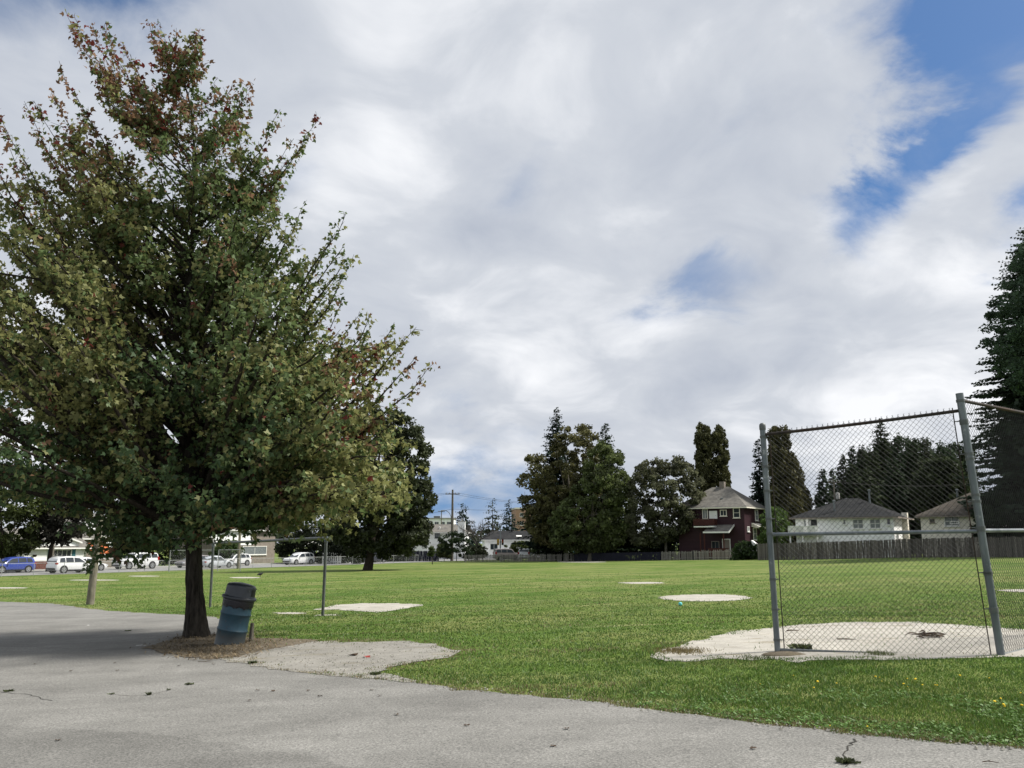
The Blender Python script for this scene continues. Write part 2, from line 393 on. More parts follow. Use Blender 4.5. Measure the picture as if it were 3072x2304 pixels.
edgeA = GP([(-500, 1788), (-200, 1797), (0, 1805), (158, 1811), (263, 1826), (330, 1833), (411, 1838), (554, 1845), (640, 1851), (690, 1862), (735, 1890), (745, 1925)])
edgeB = GP([(760, 1998), (850, 2011), (965, 2025), (1091, 2037), (1168, 2040), (1257, 2049), (1389, 2068), (1528, 2084), (1806, 2111), (2083, 2146), (2361, 2181), (2639, 2208), (2847, 2229), (3072, 2247), (3500, 2285)])
pave = edgeA + edgeB + [(7.5, 3.5), (14, -12), (-45, -12), (-48, 30)]
R_PAVE = sheet('asphalt_yard', pave, ASPH, .006, amp=.07)
R_DIRT = sheet('dirt_patch', GP([(640, 1955), (700, 1938), (800, 1940), (900, 1926), (1000, 1924), (1100, 1928), (1200, 1924), (1290, 1934), (1375, 1955), (1335, 1976), (1250, 1985), (1165, 2003), (1150, 2018), (1240, 2046), (1200, 2052), (1091, 2036), (965, 2024), (850, 2012), (760, 1999), (662, 1985)]), DIRT, .011, amp=.13, grid=.5, seed=3)
STONE = M('gravel_stone', (.27, .26, .24), .95, .35, 20)
def gravel(n, box, ring, seed):
    rg = np.random.default_rng(seed); px = rg.uniform(box[0], box[2], n); py = rg.uniform(box[1], box[3], n); x, y = Gv(px, py)
    k = (pip(ring, x, y) if ring is not None else edge_dist(R_PAVE, x, y) < .22 * rg.random(n)); x, y = x[k], y[k]; n = len(x); s = rg.uniform(.006, .02, n); z = zga(x, y) + .012; v = np.empty((n, 4, 3, 3), np.float32); a = rg.uniform(0, 6.28, n)
    P_ = [np.stack([x + s * np.cos(a + q) * rg.uniform(.7, 1.3, n), y + s * np.sin(a + q) * rg.uniform(.7, 1.3, n), z], -1) for q in (0, 1.57, 3.14, 4.71)]; T_ = np.stack([x + s * .2, y, z + s * rg.uniform(.5, 1., n)], -1)
    for i in range(4): v[:, i, 0] = P_[i]; v[:, i, 1] = P_[(i + 1) % 4]; v[:, i, 2] = T_
    return v.reshape(-1, 3, 3), np.repeat(np.array([[.28, .265, .23]]) * rg.uniform(.6, 1.25, (n, 1)), 4, 0)
R_LIT = sheet('leaf_litter', GP([(430, 1945), (500, 1925), (545, 1908), (640, 1905), (760, 1915), (900, 1919), (960, 1922), (880, 1938), (790, 1952), (720, 1972), (640, 1979), (560, 1972), (470, 1957)]), LITTER, .015, amp=.08, grid=.5, seed=4, step=.15)
SANDS = []
def sand(pts, seed, dz=.008, amp=.14): SANDS.append(sheet('sand_patch', GP(pts), SAND, dz, amp=amp, grid=.7, seed=seed, step=.2))
sand([(1952, 1965), (2010, 1945), (2100, 1920), (2200, 1896), (2330, 1882), (2420, 1872), (2560, 1867), (2750, 1868), (2900, 1876), (3072, 1888), (3400, 1905), (3400, 1985), (3072, 1972), (2900, 1978), (2700, 1984), (2500, 1980), (2440, 1984), (2380, 1990), (2330, 1976), (2250, 1983), (2150, 1980), (2060, 1986), (2000, 1985)], 5)
el = lambda cx, cy, rx, ry, n=16: [(cx + rx * math.cos(2*math.pi*k/n), cy + ry * math.sin(2*math.pi*k/n)) for k in range(n)]
sand(el(2115, 1794, 142, 10.5), 6); sand(el(1925, 1749, 70, 2.6), 7, amp=.15); sand(el(1745, 1686, 75, 1.6), 8, amp=.1)
sand([(939, 1830), (1011, 1815), (1094, 1810), (1195, 1810), (1277, 1815), (1217, 1826), (1138, 1838), (1075, 1835), (1011, 1829)], 9, amp=.15)
sand(el(866, 1840, 52, 2.6), 10); sand(el(978, 1846, 40, 2.2), 11); sand(el(20, 1764, 65, 2.0), 12, amp=.1)
sand(el(282, 1740.5, 78, 1.5), 13, amp=.1); sand(el(432, 1728.5, 48, 1.4), 14, amp=.1); sand(el(736, 1733, 48, 2), 15, amp=.1); sand(el(3090, 1772, 95, 4.5), 16)

# street along the left side of the field, with a kerb on its far side
FA, FB = G(100, 1727), G(1250, 1688); SD = (FB - FA); SD.z = 0; SD.normalize(); SN = Vector((-SD.y, SD.x, 0))
def SP(t, off): 
    p = FA + SD * t + SN * off; return Vector((p.x, p.y, zg(p.x, p.y)))
L_ST = (FB - FA).length
st = [(SP(-60, 1.2)), SP(L_ST + 70, 1.2), SP(L_ST + 70, 17), SP(-60, 17)]
sheet('street', st, ROADM, .02, step=3, amp=0, grid=3, seed=20)
mb = MB()
for k in range(-12, 30):
    a, b = SP(k * 5, 17.1), SP(k * 5 + 5, 17.1); h = Vector((0, 0, .14))
    a2, b2 = SP(k * 5, 18.9), SP(k * 5 + 5, 18.9)
    mb.add([a, b, b + h, a + h, a2 + h, b2 + h, a2, b2], [(0, 1, 2, 3), (3, 2, 5, 4), (4, 5, 7, 6)])
o = mb.build('pavement', CONC); tag(o, kind='structure')

# painted lines, thin and worn, and cracks of the yard are real slits drawn as strips of tar / weeds
CRACK = M('crack_dirt', (.035, .033, .028), .95, .4, 9)
def strip(name, pts, w, mat, dz, seed, jit=.03, label=None):
    r = random.Random(seed); mb = MB(); g = [G(*p) for p in pts]; path = []
    for a, b in zip(g, g[1:]):
        n = max(2, int((b - a).length / .09))
        for k in range(n): path.append(a.lerp(b, k / n) + Vector((r.uniform(-jit, jit), r.uniform(-jit, jit), 0)))
    vs_ = []
    for i, p in enumerate(path):
        t = (path[min(i+1, len(path)-1)] - path[max(i-1, 0)]); t.z = 0; t.normalize(); nn = Vector((-t.y, t.x, 0)) * w * r.uniform(.3, 1.)
        for s in (-1, 1):
            q_ = p + nn * s; vs_.append((q_.x, q_.y, zg(q_.x, q_.y) + dz))
    mb.add(vs_, [(2*i, 2*i+1, 2*i+3, 2*i+2) for i in range(len(path)-1)])
    o = mb.build(name, mat); tag(o, kind='structure'); return o
strip('pavement_crack', [(2545, 2304), (2535, 2275), (2530, 2258), (2545, 2248), (2552, 2236), (2562, 2228), (2568, 2212)], .012, CRACK, .0095, 1, .018)
strip('pavement_crack', [(-30, 2075), (40, 2082), (95, 2086), (140, 2102), (175, 2106)], .007, CRACK, .0095, 2, .02)
strip('pavement_crack', [(330, 2085), (400, 2090), (440, 2088), (520, 2070), (560, 2062)], .006, CRACK, .0095, 3, .02)
strip('pavement_crack', [(-50, 1938), (90, 1941), (200, 1947), (320, 1949)], .008, CRACK, .0095, 4, .02)
sheet('asphalt_patch', GP([(-60, 2178), (120, 2184), (250, 2192), (420, 2200), (600, 2222), (760, 2246), (870, 2262), (960, 2280), (1060, 2310), (1100, 2380), (-60, 2380)]), ASPH2, .0078, amp=.05, step=.12, seed=31)

# ---------------------------------------------------------------- grass blades (near field)
def Gv(px, py):
    a = px - 1536; b = 1152 - py
    dy = FPX * math.cos(PITCH) - b * math.sin(PITCH); dz = FPX * math.sin(PITCH) + b * math.cos(PITCH)
    Yv = np.full(len(px), 10.)
    for _ in range(60):
        z = zga(a / dy * Yv, Yv); Yv = .5 * Yv + .5 * np.clip((z - CH) / (dz / dy), 1, 200)
    return a / dy * Yv, Yv
def vnoise(x, y, s, seed=0):
    x = x / s + 31.7 * seed; y = y / s + 17.3 * seed; xi = np.floor(x); yi = np.floor(y); fx = x - xi; fy = y - yi
    h = lambda i, j: np.modf(np.abs(np.sin(i * 127.1 + j * 311.7 + seed * 7.7) * 43758.5453))[0]
    fx = fx * fx * (3 - 2 * fx); fy = fy * fy * (3 - 2 * fy)
    return (h(xi, yi) * (1 - fx) + h(xi + 1, yi) * fx) * (1 - fy) + (h(xi, yi + 1) * (1 - fx) + h(xi + 1, yi + 1) * fx) * fy
def edge_dist(ring, x, y):
    d = np.full(len(x), 99.); r = np.asarray(ring)
    for i in range(len(r) - 1):
        a, b = r[i], r[i + 1]; ab = b - a; L2 = (ab ** 2).sum()
        if L2 > 9: continue
        t = np.clip(((x - a[0]) * ab[0] + (y - a[1]) * ab[1]) / max(L2, 1e-9), 0, 1)
        d = np.minimum(d, np.hypot(x - a[0] - t * ab[0], y - a[1] - t * ab[1]))
    return d
def blades(n, y0, y1, hmin, hmax, wpx, power=1.0):
    px = RNG.uniform(-150, 3250, n); py = y0 + (y1 - y0) * RNG.random(n) ** power
    x, y = Gv(px, py); x += RNG.normal(0, .03, n); y += RNG.normal(0, .05, n)
    bad = pip(R_PAVE, x, y) | pip(R_DIRT, x, y)
    lit = pip(R_LIT, x, y) & (RNG.random(n) > .25)
    bad &= ~(pip(R_DIRT, x, y) & ((RNG.random(n) < .02) | ((edge_dist(R_DIRT, x, y) < .35 * vnoise(x, y, .3, 4)) & (RNG.random(n) < .75))))
    for s in SANDS: bad |= pip(s, x, y) & (RNG.random(n) > .012) & ~((edge_dist(s, x, y) < .45 * vnoise(x, y, .4, 7) - .05) & (RNG.random(n) < .8))
    ed = edge_dist(R_PAVE, x, y)
    # tufts creeping over the edge
    bad &= ~((ed < .10 * vnoise(x, y, .35, 3)) & (RNG.random(n) < .7))
    k = ~(bad | lit); x, y, ed = x[k], y[k], ed[k]; n = len(x)
    z = zga(x, y) + .004
    clump = vnoise(x, y, .22, 1); big = vnoise(x, y, 2.3, 2); dry = vnoise(x * .5, y * 1.6, .9, 5)
    h = (hmin + (hmax - hmin) * RNG.random(n)) * (.55 + .9 * clump) * np.where(big > .6, 1.25, 1.)
    w = np.maximum(.004, wpx * y / 900.) * RNG.uniform(.6, 1.2, n)
    an = RNG.uniform(0, 2 * np.pi, n); lean = RNG.uniform(.1, .9, n) * h
    la = RNG.uniform(0, 2 * np.pi, n)
    c, s = np.cos(an) * w, np.sin(an) * w
    v = np.empty((n, 3, 3), np.float32)
    v[:, 0] = np.stack([x - c, y - s, z], -1); v[:, 1] = np.stack([x + c, y + s, z], -1)
    v[:, 2] = np.stack([x + np.cos(la) * lean, y + np.sin(la) * lean, z + h], -1)
    g = np.array([.080, .152, .021]) * (.6 + .8 * RNG.random((n, 1)))
    yel = np.array([.135, .175, .038]); brn = np.array([.19, .155, .08]); dk = np.array([.045, .10, .015])
    g = np.where((RNG.random((n, 1)) < .22 + .25 * (big[:, None] - .5)), yel * RNG.uniform(.7, 1.2, (n, 1)), g)
    g = np.where(RNG.random((n, 1)) < .28 * (clump[:, None] > .55), dk, g)
    p = np.clip((dry - .63) * 1.8, 0, .45) + np.exp(-ed / .22) * .75 + np.exp(-edge_dist(R_DIRT, x, y) / .3) * .7 * (y > 13) + .015
    g = np.where(RNG.random((n, 1)) < p[:, None], brn * RNG.uniform(.6, 1.4, (n, 1)), g)
    return v, g
va, ga = blades(380000, 1845, 2330, .014, .034, .50)
vb, gb = blades(110000, 1715, 1850, .014, .03, .42, .7)
tag(np_mesh('grass', np.concatenate([va, vb]), 3, BLADE, np.concatenate([ga, gb])), 'short mown green grass with dry yellow strands on the field', 'grass', kind='stuff')

def flat_leaves(name, label, n, box, size, colf, thr, lift=.03, cat='weeds'):
    px = RNG.uniform(box[0], box[2], n); py = RNG.uniform(box[1], box[3], n); x, y = Gv(px, py)
    k = ~pip(R_PAVE, x, y) & (vnoise(x, y, .45, 9) > thr)
    for s in SANDS: k &= ~pip(s, x, y)
    x, y = x[k], y[k]; n = len(x); z = zga(x, y) + RNG.uniform(.01, lift, n)
    an = RNG.uniform(0, 2*np.pi, n); r = RNG.uniform(*size, n); v = np.empty((n, 4, 3), np.float32)
    tl = RNG.uniform(-.6, .6, (n, 2))
    for i, (a, l) in enumerate(((0, 1.2), (1.5, .7), (3.14, 1.), (4.7, .7))):
        dx, dy = np.cos(an + a) * r * l, np.sin(an + a) * r * l
        v[:, i] = np.stack([x + dx, y + dy, z + dx * tl[:, 0] + dy * tl[:, 1]], -1)
    return tag(np_mesh(name, v, 4, BLADE, colf(n)), label, cat, kind='stuff')
flat_leaves('clover', 'low broad-leaved clover and weeds along the pavement edge', 15000, (1900, 2060, 3250, 2260), (.010, .021),
            lambda n: np.array([.085, .165, .03]) * RNG.uniform(.6, 1.3, (n, 1)), .45)
flat_leaves('clover_flowers', 'tiny pale clover flowers speckled over the field', 1500, (750, 1740, 3200, 1900), (.008, .016),
            lambda n: np.array([.5, .5, .34]) * RNG.uniform(.6, 1.1, (n, 1)), .42, .07, 'flowers')
# dry needles and leaves round the maple's foot
n = 3600; px = RNG.normal(640, 150, n); py = RNG.uniform(1895, 1990, n); x, y = Gv(px, py); k = pip(R_LIT, x, y) | ((edge_dist(R_LIT, x, y) < .25) & (RNG.random(n) < .5)); x, y = x[k], y[k]; n = len(x)
an = RNG.uniform(0, 6.28, n); r = RNG.uniform(.02, .055, n); w = .006; v = np.empty((n, 4, 3), np.float32); z = zga(x, y) + .017; ca, sa = np.cos(an), np.sin(an); lf = RNG.uniform(0, .045, n)
v[:, 0] = np.stack([x - ca*r - sa*w, y - sa*r + ca*w, z], -1); v[:, 1] = np.stack([x - ca*r + sa*w, y - sa*r - ca*w, z], -1)
v[:, 2] = np.stack([x + ca*r + sa*w*1.5, y + sa*r - ca*w*1.5, z + lf], -1); v[:, 3] = np.stack([x + ca*r - sa*w*1.5, y + sa*r + ca*w*1.5, z + lf], -1)
tag(np_mesh('dry_straw', v, 4, BLADE, np.array([[.17, .13, .08]]) * RNG.uniform(.4, 1.5, (n, 1))), 'brown dry straw and leaf litter around the foot of the maple', 'leaf litter', kind='stuff')

def tuft(name, px, py, label, n, spread, h, col, group=None, cat='weed'):
    g = G(px, py); v = np.empty((n, 3, 3), np.float32); d = RNG.normal(0, spread, (n, 2)); a = RNG.uniform(0, 6.28, n); w = .006
    hh = h * RNG.uniform(.5, 1.1, n); l = RNG.uniform(0, .9, n) * h; la = RNG.uniform(0, 6.28, n)
    h *= .6; hh = hh * .6; l = l * .7
    v[:, 0] = 0 if spread < .1 else np.stack([d[:, 0] - w*np.cos(a), d[:, 1] - w*np.sin(a), 0*a], -1); v[:, 1] = np.stack([d[:, 0] + w*np.cos(a), d[:, 1] + w*np.sin(a), 0*a], -1)
    v[:, 2] = np.stack([d[:, 0] + l*np.cos(la), d[:, 1] + l*np.sin(la), hh], -1)
    o = np_mesh(name, v, 3, BLADE, np.array([col]) * RNG.uniform(.5, 1.4, (n, 1))); o.location = (g.x, g.y, g.z + .012); tag(o, label, cat, group, 'stuff' if spread >= .1 else None)
    if spread < .1:
        bm = bmesh.new(); bm.from_mesh(o.data); bmesh.ops.remove_doubles(bm, verts=bm.verts, dist=1e-5); bm.to_mesh(o.data); bm.free()
    return o
GW = 'weed tufts growing out of the pavement'
for px, py, lb, n, sp, hh in ((447, 2087, 'small dark weed tuft on a thin crack in front of the maple', 50, .03, .09), (506, 2072, 'flat weed tuft farther right along the crack in front of the maple', 40, .03, .04), (566, 2056, 'green weed tuft at the right end of the crack before the maple', 60, .05, .06),
                            (757, 1992, 'yellowish weed tuft on the line between pavement and gravel', 120, .09, .09), (1125, 2026, 'lone green weed tuft left of the grass tip on the gravel', 90, .06, .09), (335, 2085, 'faint weed on the pavement left of the others', 30, .03, .04),
                            (2540, 2292, 'dry brownish weed tuft at the foot of the jagged pavement crack', 160, .10, .07), (25, 2076, 'dark flat weed at the left edge of the picture on the pavement', 60, .07, .05), (385, 1894, 'dark weed tuft in the tree shade on the pavement', 40, .06, .05)):
    tuft('weed_tuft', px, py, lb, n, min(sp, .06) * .5, hh * .7, (.07, .085, .035), GW)
tuft('weed_tuft', 2045, 1957, 'brown dry weed clump on the sand left of the backstop', 700, .22, .11, (.16, .125, .05), 'weed clumps on the sand')
tuft('weed_tuft', 2405, 1950, 'spiky green weed clump on the sand at the foot of the left backstop post', 200, .06, .14, (.08, .10, .03), 'weed clumps on the sand')
tuft('weed_tuft', 2640, 1965, 'low green weed clump on the sand behind the middle of the bottom rail', 220, .12, .08, (.09, .11, .03), 'weed clumps on the sand')
tuft('weed_tuft', 2270, 1978, 'sparse weed clump on the sand just left of the left backstop post', 120, .15, .10, (.06, .085, .02), 'weed clumps on the sand')

# dandelions
YEL = M('dandelion_yellow', (.75, .52, .02), .7, .15, 30); STEM = M('flower_stem', (.10, .17, .04), .8)
r = random.Random(4); first = None
spots = [(2725, 2040), (2722, 2063), (2714, 2060), (2640, 2036), (2624, 2038), (2968, 2039), (3007, 2124), (3018, 2128), (3063, 2128), (2982, 2115), (2443, 2070), (2380, 2030), (2555, 2016), (2511, 2056), (2815, 2062), (2806, 2061), (2750, 2045), (2878, 2034), (2280, 2056), (2452, 2052), (2644, 2046), (2770, 2060), (3065, 2085), (3002, 2101), (2493, 2182), (2607, 2186)]
for px, py in spots:
    if first is None:
        mb = MB(); mb.tube([(0, 0, 0), (.003, 0, .05)], .002, 5, mi=1); mb.lathe([(.004, .047), (.016, .052), (.017, .057), (.010, .063), (.002, .064)], 10, mi=0)
        o = first = mb.build('dandelion', [YEL, STEM], smooth=True)
    else: o = first.copy(); COL.objects.link(o)
    g = G(px, py + 3); s = r.uniform(.4, .9); o.location = g; o.scale = (s, s, s); o.rotation_euler = (r.uniform(-.4, .4), r.uniform(-.4, .4), r.uniform(0, 6))
    tag(o, 'small yellow dandelion in the grass between the backstop and the pavement', 'flower', 'dandelions in the grass')

s1, c1 = gravel(1800, (640, 1915, 1390, 2060), R_DIRT, 1); s2, c2 = gravel(8000, (640, 1900, 3200, 2300), None, 2)
tag(np_mesh('gravel', np.concatenate([s1, s2]), 3, BLADE, np.concatenate([c1, c2])), 'loose gravel on the worn patch and along the pavement edge', 'gravel', kind='stuff')
# fallen leaves, twigs and litter
LEAFB = M('dead_leaf', (.055, .035, .02), .8, .4, 12); LEAFR = M('red_leaf', (.30, .05, .04), .7, .3, 12); PAPER = M('white_paper', (.7, .7, .68), .8)
def ground_leaf(px, py, mat, label, s=.05, group=None, seed=0):
    r = random.Random(seed); mb = MB(); n = 9; pts = []
    for k in range(n):
        a = 2*math.pi*k/n; rr = s * (1 if k % 2 else .55); pts.append((math.cos(a)*rr*1.25, math.sin(a)*rr, r.uniform(.0, s*.45)))
    mb.add([(0, 0, .004)] + pts, [(0, 1+k, 1+(k+1) % n) for k in range(n)])
    o = mb.build('fallen_leaf', mat, fixn=False); g = G(px, py); o.location = (g.x, g.y, g.z + .012); o.rotation_euler = (0, 0, r.uniform(0, 6)); tag(o, label, 'leaf', group); return o
ground_leaf(1060, 1969, LEAFB, 'large curled dark dead leaf on the gravel patch', .085, seed=1); ground_leaf(1100, 1974, LEAFR, 'reddish fallen leaf on the gravel beside a dark one', .07, seed=2)
GL = 'dry leaves scattered on the pavement'
for i, (px, py) in enumerate([(536, 2000), (747, 2105), (772, 2074), (820, 2076), (925, 2075), (960, 2092), (1115, 2073), (1140, 2090), (1208, 2041), (104, 1995), (213, 2016), (345, 1991), (352, 2014), (640, 1995), (173, 2225), (1700, 2190), (1400, 2180), (2260, 2250), (1660, 2242), (1190, 2148)]):
    o = ground_leaf(px, py, LEAFB, 'small dark dry leaf lying on the grey pavement', .03, GL, seed=10 + i); o['label'] = 'small dark dry leaf lying on the grey pavement'
def twig(px, py, label, L=.25, seed=0, mat=None, rad=.004):
    r = random.Random(seed); mb = MB(); a = r.uniform(-.4, .4); p = [(-L/2, 0, .008), (-L/6, r.uniform(-.02, .02), .012), (L/4, r.uniform(-.02, .02), .01), (L/2, r.uniform(-.03, .03), .01)]
    mb.tube(p, [rad, rad*.9, rad*.7, rad*.4], 5); mb.tube([p[1], (L*.1, L*.25, .02)], [rad*.6, rad*.3], 4)
    o = mb.build('twig', mat or LEAFB); g = G(px, py); o.location = (g.x, g.y, g.z + .01); o.rotation_euler = (0, 0, a); tag(o, label, 'twig'); return o
twig(2972, 2295, 'small dark twig on the pavement at the bottom right corner', .1, 1); twig(2378, 1894, 'dark stick lying on the sand behind the left part of the mesh', .26, 2, rad=.012); twig(2540, 1921, 'thin stick on the sand behind the middle of the mesh', .3, 3, rad=.010)
twig(619, 1989, 'small crooked twig on the pavement edge in front of the trash drum', .3, 4); twig(425, 1939, 'pale twig near the leaf litter left of the maple trunk', .2, 6, PAPER)
o = ground_leaf(265, 1878, PAPER, 'white paper scrap on the pavement left of the tree shade', .03, seed=55); o.name = 'paper_scrap'; o['category'] = 'litter'
# heap of dead branches on the sand
mb = MB(); r = random.Random(9)
for k in range(26):
    a = r.uniform(0, 6.28); L = r.uniform(.12, .42); c_ = Vector((r.gauss(0, .12), r.gauss(0, .07), r.uniform(.01, .07))); d = Vector((math.cos(a) * L, math.sin(a) * L * .6, r.uniform(-.02, .07)))
    mb.tube([c_ - d * .5, c_ + Vector((0, 0, .02)), c_ + d * .5], [.008, .012, .005], 5)
o = mb.build('branch_heap', LEAFB); o.location = G(2795, 1914) + Vector((0, 0, .01)); tag(o, 'small heap of dead dark branches on the sand behind the chain link mesh', 'branches')
# small mound at the foot of the post
mb = MB(); pr = [(.26, -.02), (.22, .02), (.14, .045), (.07, .055), (.01, .06)]; mb.lathe(pr, 18); r = random.Random(3)
mb.v = [(x_*1.4 + r.uniform(-.02, .02), y_*.7 + r.uniform(-.02, .02), z_) for x_, y_, z_ in mb.v]
o = mb.build('soil_mound', LITTER, smooth=True); o.location = G(2352, 1966); tag(o, 'low heap of dark soil at the foot of the left backstop post', 'soil')
# ball
mb = MB(); mb.lathe([(.11 * math.sin(math.pi * k / 12) + 1e-4, .11 - .11 * math.cos(math.pi * k / 12)) for k in range(13)], 20)
o = mb.build('ball', M('turquoise_rubber', (.12, .55, .60), .4, .1), smooth=True); o.location = G(2041, 1818); o.scale = (.5, .5, .5); tag(o, 'small turquoise ball lying in the grass near the pale sand oval', 'ball')

# ================================================================== BACKSTOP
def chain(mb, BL, BR, TL, TR, unit, rad, sides=3, spikes=0):
    w = ((BR - BL).length + (TR - TL).length) / 2; h = ((TL - BL).length + (TR - BR).length) / 2
    n = int(w / unit); m = int(h / unit)
    nrm = (BR - BL).cross(TL - BL).normalized(); b = len(mb.v)
    def pt(i, j):
        u, v = i / n, j / m; return (BL.lerp(BR, u)).lerp(TL.lerp(TR, u), v)
    dirs = [(math.cos(2*math.pi*k/sides), math.sin(2*math.pi*k/sides)) for k in range(sides)]
    ex = (BR - BL).normalized()
    for i in range(n):
        base = len(mb.v)
        for j in range(m + 1):
            p = pt(i + ((i + j) % 2), j) + nrm * (.003 if (i + j) % 2 else -.003)
            for c_, s_ in dirs: mb.v.append(tuple(p + ex * (c_ * rad * 1.3) + nrm * (s_ * rad)))
        for j in range(m):
            for k in range(sides):
                k2 = (k + 1) % sides; mb.f.append((base + j*sides + k, base + j*sides + k2, base + (j+1)*sides + k2, base + (j+1)*sides + k)); mb.m.append(0)
    if spikes:
        up = (TL - BL).normalized()
        for i in range(0, n, 2):
            p = pt(i + 1, m); mb.tube([p - up * .03 - ex * .008, p + up * spikes, p + up * spikes * 1.25 + ex * .012], rad, 3); mb.tube([p - up * .03 + ex * .01, p + up * spikes * 1.2 - ex * .008], rad, 3)
A0 = G(2333, 1955); A1 = P(2287, 1275, A0.y); B0 = G(3003, 1966); B1 = P(2878, 1180, B0.y)
base = Vector((A0.x, A0.y, A0.z)); 
C0 = B0 + Vector((2.9, 2.6, 0)); C0.z = zg(C0.x, C0.y); C1 = C0 + (B1 - B0) + Vector((.25, 0, 0))
bs = thing('backstop', 'tall galvanised chain link baseball backstop standing on the sand', 'backstop', base)
L = lambda p: p - base
ra, rb = .044, .052
def post(name, p0, p1, rad, cap):
    mb = MB(); d = (p1 - p0).normalized(); mb.tube([L(p0 - d * .1), L(p0.lerp(p1, .5)), L(p1)], rad, 20); o = mb.build(name, GALV, bs, True, 40)
    if cap:
        q_ = d.to_track_quat('Z', 'Y').to_matrix(); mb = MB()
        mb.lathe([(rad*1.12, -.075), (rad*1.14, -.07), (rad*1.14, -.012), (rad*1.02, .012), (rad*.6, .03), (.002, .034)], 20, L(p1), 0, q_); mb.build('post_cap', GALVD, o, True, 40)
    return o
pa = post('post', A0, A1, ra, True); pb = post('post', B0, B1, rb, False); pc = post('post', C0, C1, rb, False)
fa = lambda t: A0.lerp(A1, t); fb = lambda t: B0.lerp(B1, t); fc = lambda t: C0.lerp(C1, t)
def rail(name, p, q_, rad, mat, sag=0., n=10):
    mb = MB(); pts = [L(p.lerp(q_, k / n)) + Vector((0, 0, -sag * math.sin(math.pi * k / n))) for k in range(n + 1)]
    mb.tube(pts, rad, 14); return mb.build(name, mat, bs, True, 40)
rail('top_rail', fa(.955), fb(.932), .024, RUST, .012); rail('middle_rail', fa(.506), fb(.461), .027, GALV); rail('bottom_rail', fa(.008), fb(-.012).lerp(fa(0), .1), .026, GALVD)
rail('top_rail', fb(.972), fc(.972), .024, RUST); rail('middle_rail', fb(.463), fc(.463), .027, GALV); rail('bottom_rail', fb(.0), fc(.0), .022, GALVD)
wofs = Vector((0, -.045, 0))
def ins(f, g, d): 
    v = (g(0.) - f(0.)).normalized() * d; return lambda t: f(t) + v
ia, ib = ins(fa, fb, .10), ins(fb, fa, .12); jb, jc = ins(fb, fc, .12), ins(fc, fb, .12)
mb = MB(); chain(mb, L(ia(.006)), L(ib(.0)), L(ia(.965)), L(ib(.94)), .0392, .0027, 3, .018); mb.build('mesh_panel', WIRE, bs, fixn=False)
mb = MB(); chain(mb, L(jb(.0)), L(jc(.0)), L(jb(.975)), L(jc(.975)), .0392, .0025, 3, .02); mb.build('mesh_panel', WIRE, bs, fixn=False)
for f, t0, t1 in ((ia, .0, .95), (ib, .0, .945), (jb, 0, .965)):
    mb = MB(); mb.tube([L(f(t0)), L(f(t1))], .008, 8); mb.build('tension_bar', RUST, bs, True, 40)
def bands(f, g, rad, ts, par):
    for t in ts:
        d = (f(1) - f(0)).normalized(); q_ = d.to_track_quat('Z', 'Y').to_matrix(); mb = MB()
        mb.lathe([(rad*1.02, -.019), (rad*1.16, -.018), (rad*1.16, .018), (rad*1.02, .019)], 20, L(f(t)), 0, q_)
        v = (g(t) - f(t)); mb.tube([L(f(t) + v.normalized() * rad), L(f(t) + v)], .007, 6); mb.tube([L(f(t)+v*.6+Vector((0,-.02,0))), L(f(t)+v*.6+Vector((0,.03,0)))], .009, 6)
        mb.build('tie_band', GALVD, par, True, 40)
bands(fa, ia, ra, (.05, .18, .31, .51, .575, .70, .81, .945), pa); bands(fb, ib, rb, (.17, .305, .475, .575, .76, .89), pb); bands(fb, jb, rb, (.16, .30, .465, .60, .74, .88, .97), pb)

# ================================================================== TRASH DRUM
g = G(686, 1934); ax = P(722, 1768, g.y) - g
bn = thing('trash_drum', 'leaning blue metal trash drum with black lid beside the maple trunk', 'trash bin', g + Vector((0, 0, -.05)))
bn.rotation_euler = ax.to_track_quat('Z', 'Y').to_euler()
def mk_drum():
    t = MT('worn_blue_drum', .5, .15, .4); sp = t.t.nodes.new('ShaderNodeSeparateXYZ'); t.t.links.new(t.tc, sp.inputs[0])
    n = t.noise(4, 6, .7); h = t.math('ADD', sp.outputs[2], t.math('MULTIPLY', n, .14))
    o = t.ramp(t.noise(3, 5, .6, (1, 1, .35)), [(.3, (.020, .054, .080)), (.7, (.032, .084, .116))])
    k = t.t.nodes.new('ShaderNodeMapRange'); t.t.links.new(h, k.inputs[0]); k.inputs[1].default_value = .28; k.inputs[2].default_value = .44; k.inputs[3].default_value = 1; k.inputs[4].default_value = 0
    o = t.mix(k.outputs[0], o, (.062, .075, .080)); o = t.mix(t.ramp(t.noise(18, 6, .75), [(.57, 0.), (.70, .8)]), o, (.095, .058, .04))
    return t.col(o).bump(n, .2, .02).m
pr = [(.27, 0.), (.285, .005), (.287, .02), (.28, .03)]
for zr in (.34, .65): pr += [(.28, zr - .03), (.292, zr - .012), (.295, zr), (.292, zr + .012), (.28, zr + .03)]
pr += [(.28, .89), (.288, .9), (.288, .915), (.27, .92)]
mb = MB(); mb.lathe(pr, 40); dr = mb.build('drum', mk_drum(), bn, True, 50)
